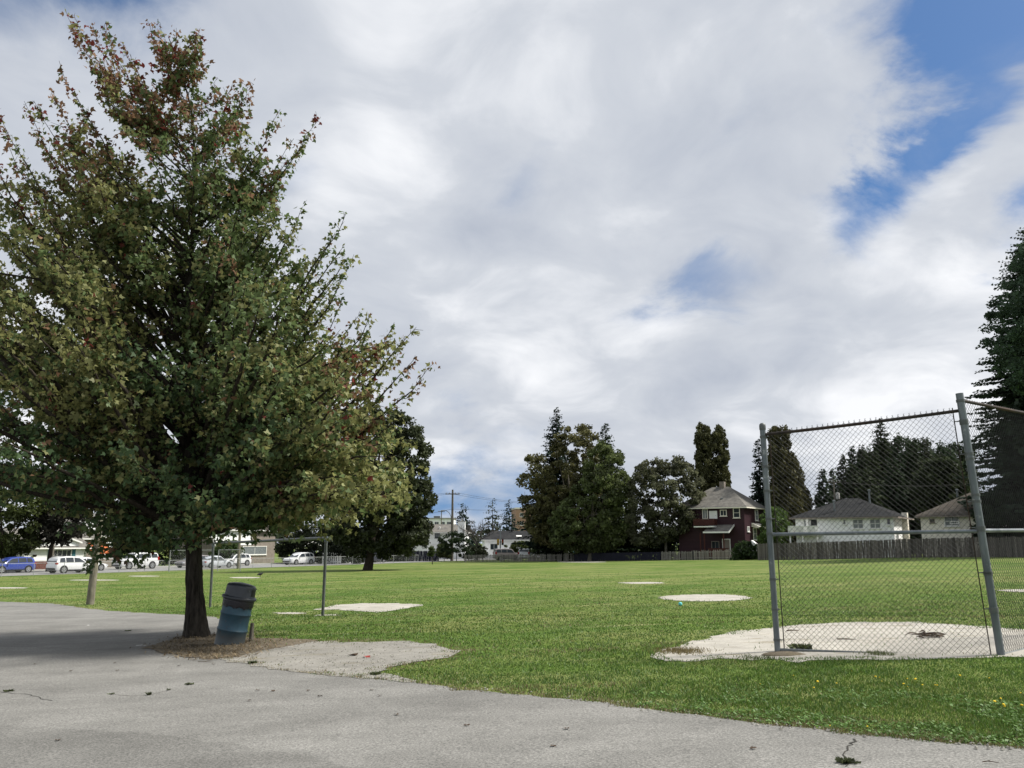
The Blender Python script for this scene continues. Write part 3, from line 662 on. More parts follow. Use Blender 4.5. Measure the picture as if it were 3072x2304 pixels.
# slightly dented
for v in dr.data.vertices:
    a = math.atan2(v.co.y, v.co.x); d = .030 * max(0, math.cos(a + 2.0)) ** 8 * math.exp(-((v.co.z - .5) / .15) ** 2); v.co.x *= 1 - d / .28; v.co.y *= 1 - d / .28
mb = MB(); n = 72; rows = []; r = random.Random(2)
for z_, rr in ((.78, .286), (.80, .291), (.84, .293), (.88, .295), (.925, .296), (.94, .285)):
    rows.append([( (rr + (.006 if z_ < .93 else 0) * math.sin(k * 2.1 + z_ * 60) + r.uniform(0, .004)) * math.cos(2*math.pi*k/n), (rr + .005 * math.sin(k * 1.7)) * math.sin(2*math.pi*k/n), z_ + (.015 * math.sin(k * .8) + .01 * math.sin(k * 2.2) if z_ == .78 else 0)) for k in range(n)])
mb.add([p for w in rows for p in w], [(i*n+k, i*n+(k+1) % n, (i+1)*n+(k+1) % n, (i+1)*n+k) for i in range(5) for k in range(n)]); mb.build('bin_bag', BAGM, bn, True)
LID = M('dark_grey_plastic_lid', (.022, .027, .034), .38, .3, 5, spec=.5, bump=.05)
mb = MB(); mb.lathe([(.29, .93), (.322, .925), (.33, .935), (.33, .965), (.318, .98), (.295, .985), (.288, 1.0), (.278, 1.16), (.272, 1.185), (.25, 1.205), (.17, 1.225), (.08, 1.236), (.002, 1.238)], 44); ld = mb.build('lid', LID, bn, True, 45)
mb = MB(); a0 = -2.05 
for k in range(12):
    a, b = a0 + k * .075, a0 + (k + 1) * .075
    mb.add([(.289*math.cos(a), .289*math.sin(a), 1.01), (.289*math.cos(b), .289*math.sin(b), 1.01), (.283*math.cos(b), .283*math.sin(b), 1.145), (.283*math.cos(a), .283*math.sin(a), 1.145)], [(0, 1, 2, 3)])
mb.build('flap', BLACKP, ld, True)
for a, z_ in ((-2.3, 1.12), (-1.25, 1.15), (-1.9, 1.17)):
    mb = MB(); mb.box((.281*math.cos(a), .281*math.sin(a), z_), (.035, .012, .02), 0, a); mb.build('latch', GALVD, ld)
g = G(752, 1925)
mb = MB(); mb.tube([(0, 0, -.05), (.01, 0, .2), (.015, 0, .36)], [.045, .042, .035], 10); o = mb.build('wooden_stake', POLED, smooth=True, sharp=40); o.location = g; tag(o, 'short weathered wooden stub standing just right of the trash drum', 'stake')

# ================================================================== GOAL, POSTS
g0 = G(968, 1848); g1 = P(979, 1614, g0.y); h0 = G(630, 1822); h1 = P(640, 1630, h0.y)
gl = thing('goal_frame', 'bare grey steel soccer goal frame without a net on the field', 'goal', g0)
for p, q_ in ((g0, g1), (h0, h1)):
    mb = MB(); d = (q_ - p).normalized(); mb.tube([p - g0 - d * .1, (p + q_) / 2 - g0, q_ - g0], .044, 16); o = mb.build('goal_post', GALVD, gl, True, 40)
    mb = MB(); mb.tube([q_ - g0 - d * .12, q_ - g0 + d * .05], .052, 16); mb.build('collar', GALV, o, True, 40)
mb = MB(); mb.tube([g1 - g0, h1 - g0], .042, 16); mb.build('crossbar', GALVD, gl, True, 40)
w0 = G(270, 1814); w1 = P(288, 1660, w0.y); w2 = w0 + (w1 - w0) * 1.95
mb = MB(); mb.tube([w0 - Vector((0, 0, .1)), w0, w1, w2], [.16, .15, .13, .12], 16); o = mb.build('wooden_post', POLEW, smooth=True, sharp=40); tag(o, 'thick weathered wooden post leaning at the pavement edge below the maple', 'post')

# low chain link fence along the street
ln = thing('chain_link_fence', 'low pale chain link fence between the field and the street', 'fence', FA)
zt = 1.15; sp = 3.05; k0, k1 = -8, int(L_ST / sp) + 1
pts = [SP(k * sp, 0) for k in range(k0, k1 + 1)]
for p in pts:
    mb = MB(); mb.tube([p - FA - Vector((0, 0, .1)), p - FA + Vector((0, 0, zt + .03))], .03, 8); mb.build('fence_post', WIREF, ln, True, 40)
mb = MB(); mb.tube([p - FA + Vector((0, 0, zt)) for p in pts], .022, 6); mb.build('top_rail', WIREF, ln, True, 40)
mb = MB()
for p, q_ in zip(pts, pts[1:]): chain(mb, p - FA + Vector((0, 0, .03)), q_ - FA + Vector((0, 0, .03)), p - FA + Vector((0, 0, zt)), q_ - FA + Vector((0, 0, zt)), .06, .0022)
mb.build('mesh_panel', WIREF, ln, fixn=False)
# small far backstop
fbk = G(507, 1716); fb_ = thing('backstop', 'small far pale backstop frame of two mesh panels behind the maple trunk', 'backstop', fbk)
e0 = BASE(640, fbk.y - 1.0); e1 = BASE(657, fbk.y + 1.); e2 = BASE(724, fbk.y - .5)
for (p, q_) in ((fbk, e0), (e1, e2)):
    a, b = p - fbk, q_ - fbk; t = Vector((0, 0, (1727 - 1657) * fbk.y / 2692 * .9)) 
    for c_ in (a, b): mb = MB(); mb.tube([c_ - Vector((0, 0, .1)), c_ + t], .04, 10); mb.build('post', WIREF, fb_, True, 40)
    mb = MB(); mb.tube([a + t, b + t], .035, 8); mb.build('top_rail', WIREF, fb_, True, 40)
    mb = MB(); chain(mb, a, b, a + t, b + t, .06, .0022); mb.build('mesh_panel', WIREF, fb_, fixn=False)
# crow on the field
g = G(780, 1733); mb = MB()
mb.tube([(-.20, 0, .17), (-.11, 0, .20), (0, 0, .21), (.09, 0, .24), (.13, 0, .28), (.16, 0, .29), (.185, 0, .285), (.23, 0, .275)], [.012, .05, .075, .06, .04, .036, .02, .004], 10)
mb.tube([(0, .03, .16), (.01, .03, 0)], .008, 5); mb.tube([(0, -.03, .16), (.01, -.03, 0)], .008, 5)
o = mb.build('crow', BLACKP, smooth=True); o.location = g; o.rotation_euler = (0, 0, .5); o.scale = (1.25,) * 3; tag(o, 'black crow standing on the far grass beside a pale sand strip', 'bird')

# ================================================================== THE MAPLE
T0 = G(590, 1912); TY = T0.y
mp = thing('maple_tree', 'large maple with green and reddish leaves beside the blue trash drum', 'tree', T0)
lead = [T0 + Vector((0, 0, -.1))] + [P(x, y, TY + d) for x, y, d in ((588, 1880, 0), (584, 1780, 0), (583, 1690, 0), (580, 1600, 0), (574, 1480, .05), (566, 1300, .1), (560, 1100, .1), (566, 900, 0), (578, 700, 0), (586, 500, .1), (575, 330, .1), (540, 200, .1), (505, 110, .1))]
lead[2] = lead[2]; lr = [.285, .235, .178, .168, .165, .155, .12, .09, .066, .046, .032, .022, .014, .009]
mb = MB(); fine = []; fr = []
for a, b, r0, r1 in zip(lead, lead[1:], lr, lr[1:]):
    for k in range(8): fine.append(a.lerp(b, k / 8)); fr.append(r0 + (r1 - r0) * k / 8)
fine.append(lead[-1]); fr.append(lr[-1])
nseg = 28; mb.tube([p - T0 for p in fine], fr, nseg)
r = random.Random(5)
for i in range(len(fine)):                       # bark ridges, root flare, knots
    h = max(0, fine[i].z - T0.z)
    for k in range(nseg):
        v = Vector(mb.v[i * nseg + k]); c_ = fine[i] - T0; d = v - c_; a = 2 * math.pi * k / nseg
        f = 1 + .07 * math.sin(a * 5 + h * 1.3) * math.exp(-h / .5) * 2 + .05 * math.sin(a * 9 + h * 2.2) + r.uniform(-.03, .03) + .10 * math.exp(-((h - 1.25) / .22) ** 2) * max(0, math.cos(a - 2.6))
        mb.v[i * nseg + k] = tuple(c_ + d * f)
mb.build('trunk', BARK, mp, True)

def lead_at(z):
    for a, b, r0, r1 in zip(lead[1:], lead[2:], lr[1:], lr[2:]):
        if a.z <= z <= b.z: t = (z - a.z) / (b.z - a.z); return a.lerp(b, t), r0 + (r1 - r0) * t
    return lead[-1], .01
TOPS = [(200, 38, .3), (222, 48, -.2), (312, 82, .4), (268, 78, .1), (366, 128, -.4), (388, 160, .6), (172, 178, -.5), (150, 265, .6), (105, 300, -.4), (70, 305, .3), (0, 345, .5), (-70, 400, -.3), (20, 430, -.8), (125, 415, .7),
        (450, 72, .2), (470, 62, -.3), (525, 92, .3), (585, 98, -.2), (600, 118, .3), (652, 232, .4), (700, 248, -.5), (712, 330, .7), (770, 250, .2), (838, 338, -.3), (748, 402, .6), (880, 415, -.2), (905, 430, .5), (962, 348, 0), (845, 565, .7), (912, 622, -.6), (1045, 634, .2), (1000, 700, -.8), (1030, 735, .5),
        (1040, 770, .5), (1060, 785, -.2), (1010, 830, .7), (1025, 905, -.6), (1080, 940, .4), (1118, 938, .3), (1175, 990, .7), (1246, 984, -.2), (1240, 1070, .5), (1292, 1112, 0), (1190, 1215, .6), (1135, 1150, -.9), (1210, 1250, -.4)]
LOW = [(1225, 1330, .3), (1250, 1395, -.5), (1215, 1440, .8), (1235, 1480, .2), (1160, 1520, .2), (1085, 1545, -.6), (1030, 1570, .4), (940, 1510, -.9), (885, 1525, .9), (830, 1515, -.3), (770, 1550, .6), (700, 1570, -.9), (640, 1580, .8), (640, 1560, -1.2), (500, 1590, -1.), (450, 1620, .4), (395, 1590, .9), (340, 1640, -.2), (300, 1600, .2), (250, 1560, -.7), (180, 1530, .5), (100, 1480, -.3), (20, 1440, .7), (-80, 1430, 0), (-200, 1400, .6), (-260, 1250, -.5), (-320, 1050, .5), (-330, 800, 0), (-200, 560, .6), (320, 1665, .6), (285, 1640, .1), (268, 1690, -.2)]
POLY = [(-420, 1420), (-450, 900), (-300, 560), (-50, 440), (60, 430), (130, 330), (200, 250), (270, 210), (340, 240), (400, 300), (450, 230), (500, 170), (560, 200), (620, 280), (690, 340), (770, 400), (800, 520), (870, 600), (940, 690), (1000, 790), (1010, 900), (1070, 1000), (1150, 1090), (1165, 1200), (1205, 1380), (1150, 1490), (1050, 1530), (900, 1510), (700, 1530), (580, 1500), (450, 1540), (330, 1580), (200, 1510), (60, 1400), (-100, 1430)]
PN = np.array(POLY, float); rr = random.Random(21)
targets = [(x, y, d * 1.6, True) for x, y, d in TOPS] + [(x, y, d * 2.6, False) for x, y, d in LOW]
POLY2 = np.array([(780, 1050), (900, 900), (1040, 860), (1130, 960), (1190, 1120), (1215, 1260), (1250, 1400), (1225, 1500), (1130, 1540), (1000, 1530), (860, 1490), (780, 1490)], float)
while len(targets) < 143:
    x, y = rr.uniform(780, 1250), rr.uniform(860, 1640)
    if pip(POLY2, np.array([x]), np.array([y]))[0]: targets.append((x, y, rr.uniform(-3.2, 3.2), None if y < 1250 else False))
for poly_, cnt, box in (([(560, 330), (690, 350), (800, 470), (910, 640), (985, 770), (830, 900), (560, 900), (480, 620)], 42, (480, 330, 985, 900)), ([(-80, 450), (110, 420), (250, 330), (420, 430), (450, 700), (300, 900), (-120, 900)], 26, (-120, 330, 450, 900))):
    pa_ = np.array(poly_, float); c0 = 0
    while c0 < cnt:
        x, y = rr.uniform(box[0], box[2]), rr.uniform(box[1], box[3])
        if pip(pa_, np.array([x]), np.array([y]))[0]: targets.append((x, y, rr.uniform(-1.8, 1.8), None)); c0 += 1
while len(targets) < 355:
    x, y = rr.uniform(-420, 1220), rr.uniform(170, 1590)
    if not pip(PN, np.array([x]), np.array([y]))[0]: continue
    if y < 380 and rr.random() < .8: continue
    if y < 620 and rr.random() < .4: continue
    if 430 < x < 680 and y < 760 and rr.random() < .2: continue
    if x > 150 and y > 900 and x < 800 and rr.random() < .25: continue
    if -50 < x < 460 and 1100 < y < 1500 and rr.random() < .7: continue
    pf = 4.4 * max(.12, min(1, (y - 60) / 700)) * (1 if y < 1350 else .8)
    targets.append((x, y, rr.choice((-1, 1)) * pf * math.sqrt(rr.random()), None))
wood = MB(); LP, LA, LC = [], [], []
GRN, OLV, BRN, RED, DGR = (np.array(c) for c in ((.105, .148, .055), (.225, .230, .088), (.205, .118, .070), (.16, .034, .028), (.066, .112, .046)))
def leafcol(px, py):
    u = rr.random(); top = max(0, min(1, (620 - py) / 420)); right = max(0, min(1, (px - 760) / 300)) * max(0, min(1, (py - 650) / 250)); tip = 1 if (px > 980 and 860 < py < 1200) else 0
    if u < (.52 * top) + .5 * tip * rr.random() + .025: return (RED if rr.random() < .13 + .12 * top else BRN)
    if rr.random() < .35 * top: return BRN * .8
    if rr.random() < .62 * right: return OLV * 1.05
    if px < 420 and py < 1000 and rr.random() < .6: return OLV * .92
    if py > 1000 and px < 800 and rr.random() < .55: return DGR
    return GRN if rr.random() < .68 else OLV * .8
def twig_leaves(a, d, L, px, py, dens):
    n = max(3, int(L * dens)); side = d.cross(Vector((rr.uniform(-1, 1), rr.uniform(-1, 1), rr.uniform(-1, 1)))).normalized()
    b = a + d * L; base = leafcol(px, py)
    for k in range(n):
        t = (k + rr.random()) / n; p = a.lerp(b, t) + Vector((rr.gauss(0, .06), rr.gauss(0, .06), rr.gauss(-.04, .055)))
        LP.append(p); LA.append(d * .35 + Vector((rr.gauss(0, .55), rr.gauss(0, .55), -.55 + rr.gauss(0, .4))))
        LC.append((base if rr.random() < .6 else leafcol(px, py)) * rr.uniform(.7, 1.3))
for px, py, dd, spire in targets:
    tip = P(px, py, TY + dd)
    q_ = P(566, 1000, TY); hd = math.hypot(tip.x - q_.x, tip.y - q_.y)
    zs = max(T0.z + 2.15, min(tip.z - hd * (1.05 if spire else .95 if py < 1000 else .5) - (.8 if spire else .1), lead[-1].z - .6))
    if spire is False: zs = max(T0.z + 2.2, tip.z - .25 * hd + .35)
    s, sr = lead_at(zs)
    h = Vector((tip.x - s.x, tip.y - s.y, 0)); dz = tip.z - s.z
    c1 = s + h * (.5 if spire is not False else .45) + Vector((0, 0, dz * (.28 if spire else .5) + (.55 if spire is False else 0) + rr.uniform(-.15, .25)))
    nP = 12; path = []
    for k in range(nP + 1):
        t = k / nP; p = s * (1 - t) ** 2 + c1 * 2 * t * (1 - t) + tip * t * t
        path.append(p + Vector((rr.gauss(0, .035), rr.gauss(0, .035), rr.gauss(0, .03))) * (t > 0))
    Ls = sum((b - a).length for a, b in zip(path, path[1:])); r0 = min(sr * .62, .012 + .011 * Ls)
    wood.tube([p - T0 for p in path], [max(.004, r0 * (1 - k / nP) ** .8) for k in range(nP + 1)], 7, False)
    nt_ = int(Ls / (.17 if spire else .24))
    for k in range(nt_):
        t = .30 + .70 * (k + rr.random()) / nt_
        if t > 1: continue
        i = min(nP - 1, int(t * nP)); f = t * nP - i; p = path[i].lerp(path[i + 1], f); tg = (path[i + 1] - path[i]).normalized()
        near = 1 - t
        d = (tg * (.9 if spire and t > .7 else .45) + Vector((rr.gauss(0, .55), rr.gauss(0, .55), rr.gauss(.18 if spire is not False else -.12, .35)))).normalized()
        L = rr.uniform(.22, .75) * (.45 if spire and t > .72 else 1.0) * (.7 + .6 * near)
        wood.tube([p - T0, p + d * L - T0], [.006, .003], 4, False)
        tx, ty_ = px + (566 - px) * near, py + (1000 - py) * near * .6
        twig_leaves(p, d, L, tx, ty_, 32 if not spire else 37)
        if L > .45:
            for _ in range(2):
                d2 = (d + Vector((rr.gauss(0, .6), rr.gauss(0, .6), rr.gauss(0, .4)))).normalized(); a = p + d * L * rr.uniform(.3, .8); L2 = L * rr.uniform(.3, .6)
                wood.tube([a - T0, a + d2 * L2 - T0], [.004, .002], 3, False); twig_leaves(a, d2, L2, tx, ty_, 27)
for k in range(80):                             # short leafy shoots hugging the leader
    z = rr.uniform(T0.z + 4.2, lead[-1].z - .3); s, sr = lead_at(z); d = Vector((rr.gauss(0, 1), rr.gauss(0, 1), rr.uniform(.2, 1.1))).normalized(); L = rr.uniform(.35, .9)
    wood.tube([s - T0, s + d * L - T0], [.008, .003], 4, False); f_ = (z - T0.z) / (lead[-1].z - T0.z); twig_leaves(s + d * .12, d, L, 560, 1600 - 1500 * f_, 40)
wood.build('branches', BARKF, mp, True, fixn=False)
LP = np.array([tuple(v - T0) for v in LP]); A = np.array([tuple(v) for v in LA]); A /= np.linalg.norm(A, axis=1, keepdims=True) + 1e-9
n = len(LP); rv = RNG.normal(0, 1, (n, 3)); rv[:, 2] += .3; U = np.cross(A, rv); U /= np.linalg.norm(U, axis=1, keepdims=True) + 1e-9; W = np.cross(U, A)
S = RNG.uniform(.06, .135, (n, 1))
SH = [(0, 0), (.30, .06), (.60, .42), (.25, .50), (0, 1.08), (-.25, .50), (-.60, .42), (-.30, .06)]
V = np.stack([LP + S * (U * u + A * v + W * (.22 * abs(u))) for u, v in SH], 1)
print('maple leaves', n)
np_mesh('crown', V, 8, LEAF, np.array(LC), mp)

# ================================================================== BACKGROUND TREES
def crown_px(poly, Y, depth, nclump, cards, cr, cs, col, seed, up=0., var=.45, flat=.7, taper=None):
    """leaf clumps through a rounded volume; returns card verts + colours in world space"""
    rg = np.random.default_rng(seed); pn = np.array(poly, float); x0, y0 = pn.min(0); x1, y1 = pn.max(0); C = []
    while len(C) < nclump:
        x = rg.uniform(x0, x1, nclump * 3); y = rg.uniform(y0, y1, nclump * 3); k = pip(pn, x, y); x, y = x[k], y[k]
        dist = np.full(len(x), 1e9)
        for i in range(len(pn)):
            a, b = pn[i], pn[(i + 1) % len(pn)]; ab = b - a; t = np.clip(((x - a[0]) * ab[0] + (y - a[1]) * ab[1]) / (ab ** 2).sum(), 0, 1)
            dist = np.minimum(dist, np.hypot(x - a[0] - t * ab[0], y - a[1] - t * ab[1]))
        f = np.sqrt(np.clip(1 - (1 - dist / dist.max()) ** 2, 0, 1))
        s = rg.uniform(-1, 1, len(x)); s = np.sign(s) * np.abs(s) ** .6
        for a, b, c_ in zip(x, y, s * f): 
            C.append(tuple(P(a, b, Y + c_ * depth)))
            if len(C) >= nclump: break
    C = np.array(C); rad = cr * rg.uniform(.55, 1.25, (nclump, 1, 1)); d = rg.normal(0, 1, (nclump, cards, 3)); d /= np.linalg.norm(d, axis=2, keepdims=True); d *= rg.random((nclump, cards, 1)) ** .4
    d[..., 2] *= flat; pos = (C[:, None] + d * rad).reshape(-1, 3); n = len(pos)
    a = rg.normal(0, 1, (n, 3)); a[:, 2] += up * 2; a /= np.linalg.norm(a, axis=1, keepdims=True); b = np.cross(a, rg.normal(0, 1, (n, 3))); b /= np.linalg.norm(b, axis=1, keepdims=True)
    s = cs * rg.uniform(.6, 1.3, (n, 1)); v = np.stack([pos - a * s, pos + b * s * .55, pos + a * s, pos - b * s * .55], 1)
    cc = np.array(col)[None, None] * (1 + var * rg.uniform(-1, 1, (nclump, 1, 1))) * rg.uniform(.7, 1.3, (nclump, cards, 1)); return v, cc.reshape(-1, 3), C
def bl_tree(name, label, poly, Y, depth, trunkpx, col, nclump=150, cards=70, cr=.8, cs=.16, seed=1, cat='tree', group=None, up=0., tr=.25, limbs=14, flat=.7, mat=None, extra=None, trunkmat=None):
    b = BASE(trunkpx, Y); t = thing(name, label, cat, b, 0, group); o3 = np.array(b)
    v, c_, C = crown_px(poly, Y, depth, nclump, cards, cr, cs, col, seed, up, flat=flat)
    if extra:
        v2, c2, C2 = crown_px(*extra); v = np.concatenate([v, v2]); c_ = np.concatenate([c_, c2])
    np_mesh('crown', v - o3, 4, mat or LEAF, c_, t)
    top = C[:, 2].max(); low = C[:, 2].min(); r = random.Random(seed); mb = MB(); cx, cy = C[:, 0].mean(), C[:, 1].mean(); H = (top - b.z)
    tp = Vector(((cx - b.x) * .8, (cy - b.y) * .8, H * .8)); mid = Vector(((cx - b.x) * .15, 0, max(.5, (low - b.z) * .8)))
    if tr > 0: 
        mb.tube([(0, 0, -.2), (0, 0, .1), mid, mid.lerp(tp, .5), tp], [tr * 1.5, tr * 1.25, tr, tr * .6, tr * .15], 9)
        for k in range(limbs):
            c1 = Vector(C[r.randrange(len(C))]) - b; s = mid.lerp(tp, r.uniform(0, .6)); m_d = s.lerp(c1, .5) + Vector((0, 0, -.06 * (c1 - s).length))
            mb.tube([s, m_d, c1], [tr * .35, tr * .22, tr * .06], 5, False)
        mb.build('trunk', trunkmat or BARKF, t, True, fixn=False)
    return t
def conifer(name, label, b, H, Rb, col, seed=1, dz=.5, nb=7, z0=.06, cs=.42, group=None, droop=.22, shape=.85, cat='tree', tr=None, topr=.12, sub=.28, mass=4, core=9):
    r = random.Random(seed); t = thing(name, label, cat, b, 0, group); tr = tr or .012 * H + .05
    mb = MB(); mb.tube([(0, 0, -.2), (0, 0, H * .5), (0, 0, H)], [tr, tr * .55, .02], 8); 
    Vs, Cs = [], []; z = H * z0; col = np.array(col)
    while z < H * .995:
        f = z / H; Rz = Rb * (topr * .25 + (1 - f) ** shape); 
        for k in range(max(3, int(nb * (.5 + .6 * (1 - f))))):
            a = r.uniform(0, 2 * math.pi); L = Rz * r.uniform(.62, 1.12); zb = z + r.uniform(-.5, .5) * dz; dr = droop * r.uniform(.4, 1.4) * L
            rise = .45 * max(0, f - .6); ca, sa = math.cos(a), math.sin(a); cj = r.uniform(.7, 1.3)
            def pt(u): return np.array((ca * L * u, sa * L * u, zb - dr * u * (1 - .35 * u) + rise * L * u))
            if L > .6: mb.tube([pt(0), pt(.5), pt(.95)], [tr * .12, tr * .07, .01], 4, False)
            for j in range(max(2, int(L / sub))):
                u = (j + 1) / max(2, int(L / sub)); p = pt(u)
                for side in range(mass):
                    th = a + (r.uniform(.2, 1.1) * (1 if side % 2 else -1) if side else r.uniform(-.2, .2)); s = cs * r.uniform(.6, 1.25) * (1.15 - .55 * u) * (.42 + .72 * (1 - f))
                    d = np.array((math.cos(th), math.sin(th), r.uniform(-.55, .1))); d *= s; w = np.array((-math.sin(th), math.cos(th), r.uniform(-.8, .8))) * s * .40; p2 = p + np.array((0, 0, r.uniform(-.10, .10)))
                    Vs.append((p2 - w * .5, p2 + d * .45 - w, p2 + d * 1.15, p2 + d * .45 + w)); Cs.append(col * cj * r.uniform(.7, 1.3))
        for k in range(int(core * (1 - f) * Rb + 2)):  # inner cards added to block light through the crown
            a = r.uniform(0, 6.283); q_ = Rz * .6 * math.sqrt(r.random()); p = np.array((math.cos(a) * q_, math.sin(a) * q_, z + r.uniform(-.5, .5) * dz - droop * q_ * .6)); s = cs * r.uniform(.8, 1.5) * (.35 + .8 * (1 - f))
            d = np.array([r.gauss(0, 1), r.gauss(0, 1), r.gauss(-.4, 1)]); d *= s / np.linalg.norm(d); w = np.cross(d, [r.gauss(0, 1), r.gauss(0, 1), r.gauss(0, 1)]); w *= s * .5 / (np.linalg.norm(w) + 1e-6)
            Vs.append((p - w * .5, p + d * .5 - w, p + d, p + d * .5 + w)); Cs.append(col * r.uniform(.7, 1.2))
        z += dz * (1 - .45 * f)
    mb.build('trunk', BARKF, t, True, fixn=False); np_mesh('crown', np.array(Vs), 4, NEEDLE, np.array(Cs), t); return t
def con_px(name, label, px, ytop, Y, rpx, col, **k):
    b = BASE(px, Y); H = P(px, ytop, Y).z - b.z; return conifer(name, label, b, H, rpx * 1.12 * Y / 2692, col, **k)
DG = (.024, .042, .020); DG2 = (.034, .046, .018); BG = (.022, .040, .028)
TG = 'trees behind the far fence'
# chestnut by the street
hY = 92
bl_tree('chestnut_tree', 'dense dark round tree right of the maple with a parked navy car under it', [(1000, 1600), (985, 1450), (1010, 1330), (1060, 1260), (1120, 1228), (1190, 1232), (1245, 1280), (1280, 1340), (1275, 1400), (1297, 1470), (1290, 1560), (1266, 1635), (1215, 1662), (1150, 1668), (1080, 1664), (1030, 1655)], hY, 4.6, 1105, (.044, .054, .025), 480, 95, .75, .20, 31, tr=.42)
# middle group
gY = 136
con_px('spruce_tree', 'spire-topped spruce rising at the left of the middle tree group', 1672, 1222, gY + 8, 128, BG, seed=3, nb=11, z0=.1, droop=.12, cs=.72, group=TG, dz=.62, shape=.85, sub=.4)
con_px('spruce_tree', 'fir with a narrow tip at the right of the middle tree group', 1822, 1268, gY + 6, 112, (.026, .044, .022), seed=4, nb=12, z0=.1, cs=.75, group=TG, dz=.6, shape=.8, sub=.4)
bl_tree('walnut_tree', 'wide loose broadleaf tree at the left of the middle group', [(1565, 1500), (1553, 1420), (1580, 1375), (1640, 1350), (1690, 1290), (1730, 1285), (1765, 1275), (1785, 1310), (1800, 1390), (1790, 1500), (1770, 1600), (1700, 1640), (1620, 1635), (1585, 1590)], gY, 4.5, 1735, (.108, .104, .044), 330, 75, .85, .24, 41, group=TG, tr=.3, trunkmat=POLED)
bl_tree('walnut_tree', 'greener broadleaf tree in the centre of the middle group', [(1650, 1640), (1660, 1540), (1720, 1480), (1760, 1380), (1800, 1320), (1850, 1340), (1880, 1400), (1895, 1480), (1905, 1560), (1880, 1630), (1800, 1650), (1720, 1650)], gY - 5, 4.0, 1768, (.094, .118, .044), 320, 75, .85, .24, 42, group=TG, tr=.28, trunkmat=POLED)
bl_tree('walnut_tree', 'grey-green spreading tree left of the maroon house', [(1880, 1560), (1890, 1450), (1915, 1395), (1960, 1378), (1985, 1385), (2030, 1372), (2075, 1400), (2105, 1450), (2118, 1500), (2110, 1560), (2070, 1600), (2020, 1625), (1960, 1630), (1900, 1630)], gY - 8, 4.4, 1997, (.10, .105, .062), 320, 75, .8, .23, 43, group=TG, tr=.2, trunkmat=POLED)
bl_tree('undergrowth_tree', 'low dark bushy filler darkening the gaps under the middle group beside the navy fence', [(1590, 1685), (1600, 1620), (1700, 1600), (1850, 1590), (1960, 1600), (2080, 1600), (2090, 1685)], gY + 3, 2.5, 1850, (.018, .026, .011), 260, 70, .8, .25, 44, group=TG, tr=.15)  # reaches low to put darkness over the lit grass behind the slats
# columnar cedars
CED = (.074, .076, .030)
bl_tree('cedar_tree', 'columnar cedar with two blunt tops behind the maroon house', [(2095, 1600), (2088, 1400), (2088, 1315), (2098, 1276), (2116, 1274), (2129, 1296), (2137, 1325), (2146, 1300), (2155, 1280), (2168, 1286), (2178, 1330), (2184, 1400), (2190, 1460), (2182, 1600)], 140, 2.6, 2140, CED, 640, 80, .5, .19, 51, up=.7, group=TG, tr=.3, limbs=0, flat=1.2, mat=NEEDLE)
bl_tree('cedar_tree', 'tall brownish columnar cedar behind the left backstop post', [(2330, 1660), (2312, 1550), (2308, 1340), (2314, 1290), (2322, 1262), (2332, 1295), (2342, 1318), (2354, 1282), (2363, 1295), (2370, 1350), (2400, 1420), (2425, 1500), (2432, 1560), (2420, 1660)], 128, 2.8, 2370, (.072, .068, .030), 520, 80, .62, .21, 52, up=.7, group=TG, tr=.3, limbs=0, flat=1.2, mat=NEEDLE)
con_px('pine_tree', 'grey-green pine peeping out left of the tall brownish cedar', 2290, 1318, 150, 44, (.028, .045, .034), seed=8, nb=12, z0=.05, cs=.8, group=TG, dz=.6, shape=.55, sub=.4)
bl_tree('cedar_bush', 'rounded bright green cedar bush in front of the tall cedar', [(2275, 1660), (2278, 1600), (2290, 1550), (2315, 1520), (2345, 1530), (2366, 1570), (2374, 1620), (2370, 1660)], 113, 2.0, 2325, (.085, .135, .034), 150, 60, .5, .13, 53, 'bush', up=.5, tr=.1, limbs=0, mat=NEEDLE)
# dark conifers behind the white houses
HG = 'dark conifers behind the white houses'
hedge = [(2480, 1406, 128, 52, 'cone-shaped dark cedar left of the white house chimney'), (2514, 1404, 134, 48, 'second cone-shaped dark cedar, right behind the thin utility pole'), (2545, 1366, 140, 60, 'dark fir at the left end of the tree wall'), (2575, 1338, 146, 66, 'dark fir with a pointed top left of the tallest one'), (2606, 1336, 140, 66, 'dark fir just left of the tallest fir in the tree wall'),
         (2668, 1258, 146, 92, 'tallest dark fir in the tree wall behind the white house'), (2716, 1308, 140, 80, 'dark fir just right of the tallest one'), (2765, 1316, 134, 80, 'dark fir above the gap between the two white houses'), (2800, 1316, 142, 76, 'dark fir above the cream house'), (2846, 1326, 136, 76, 'dark fir left of the thick backstop post')]
hedge += [(px, yt, Y, rp, 'lower dark fir filling the tree wall behind the white houses') for px, yt, Y, rp in ((2572, 1392, 132, 80), (2638, 1352, 136, 85), (2696, 1372, 130, 85), (2742, 1362, 134, 85), (2786, 1378, 128, 80), (2876, 1352, 130, 85), (2915, 1330, 136, 85), (2618, 1400, 128, 80))]
for i, (px, yt, Y, rp, lb) in enumerate(hedge): con_px('fir_tree', lb, px, yt, Y, rp, (.027 + .004 * (i % 3), .044 + .005 * (i % 2), .021), seed=60 + i, nb=12, z0=.02, cs=.85, group=HG, dz=.6, shape=.7, sub=.40, droop=.32, core=14)
bl_tree('round_tree', 'rounded dark tree between the firs and the cream house', [(2760, 1560), (2745, 1450), (2775, 1385), (2825, 1365), (2870, 1380), (2900, 1440), (2900, 1560)], 118, 3.2, 2825, (.030, .040, .018), 300, 75, .8, .22, 75, group=HG, tr=.25)
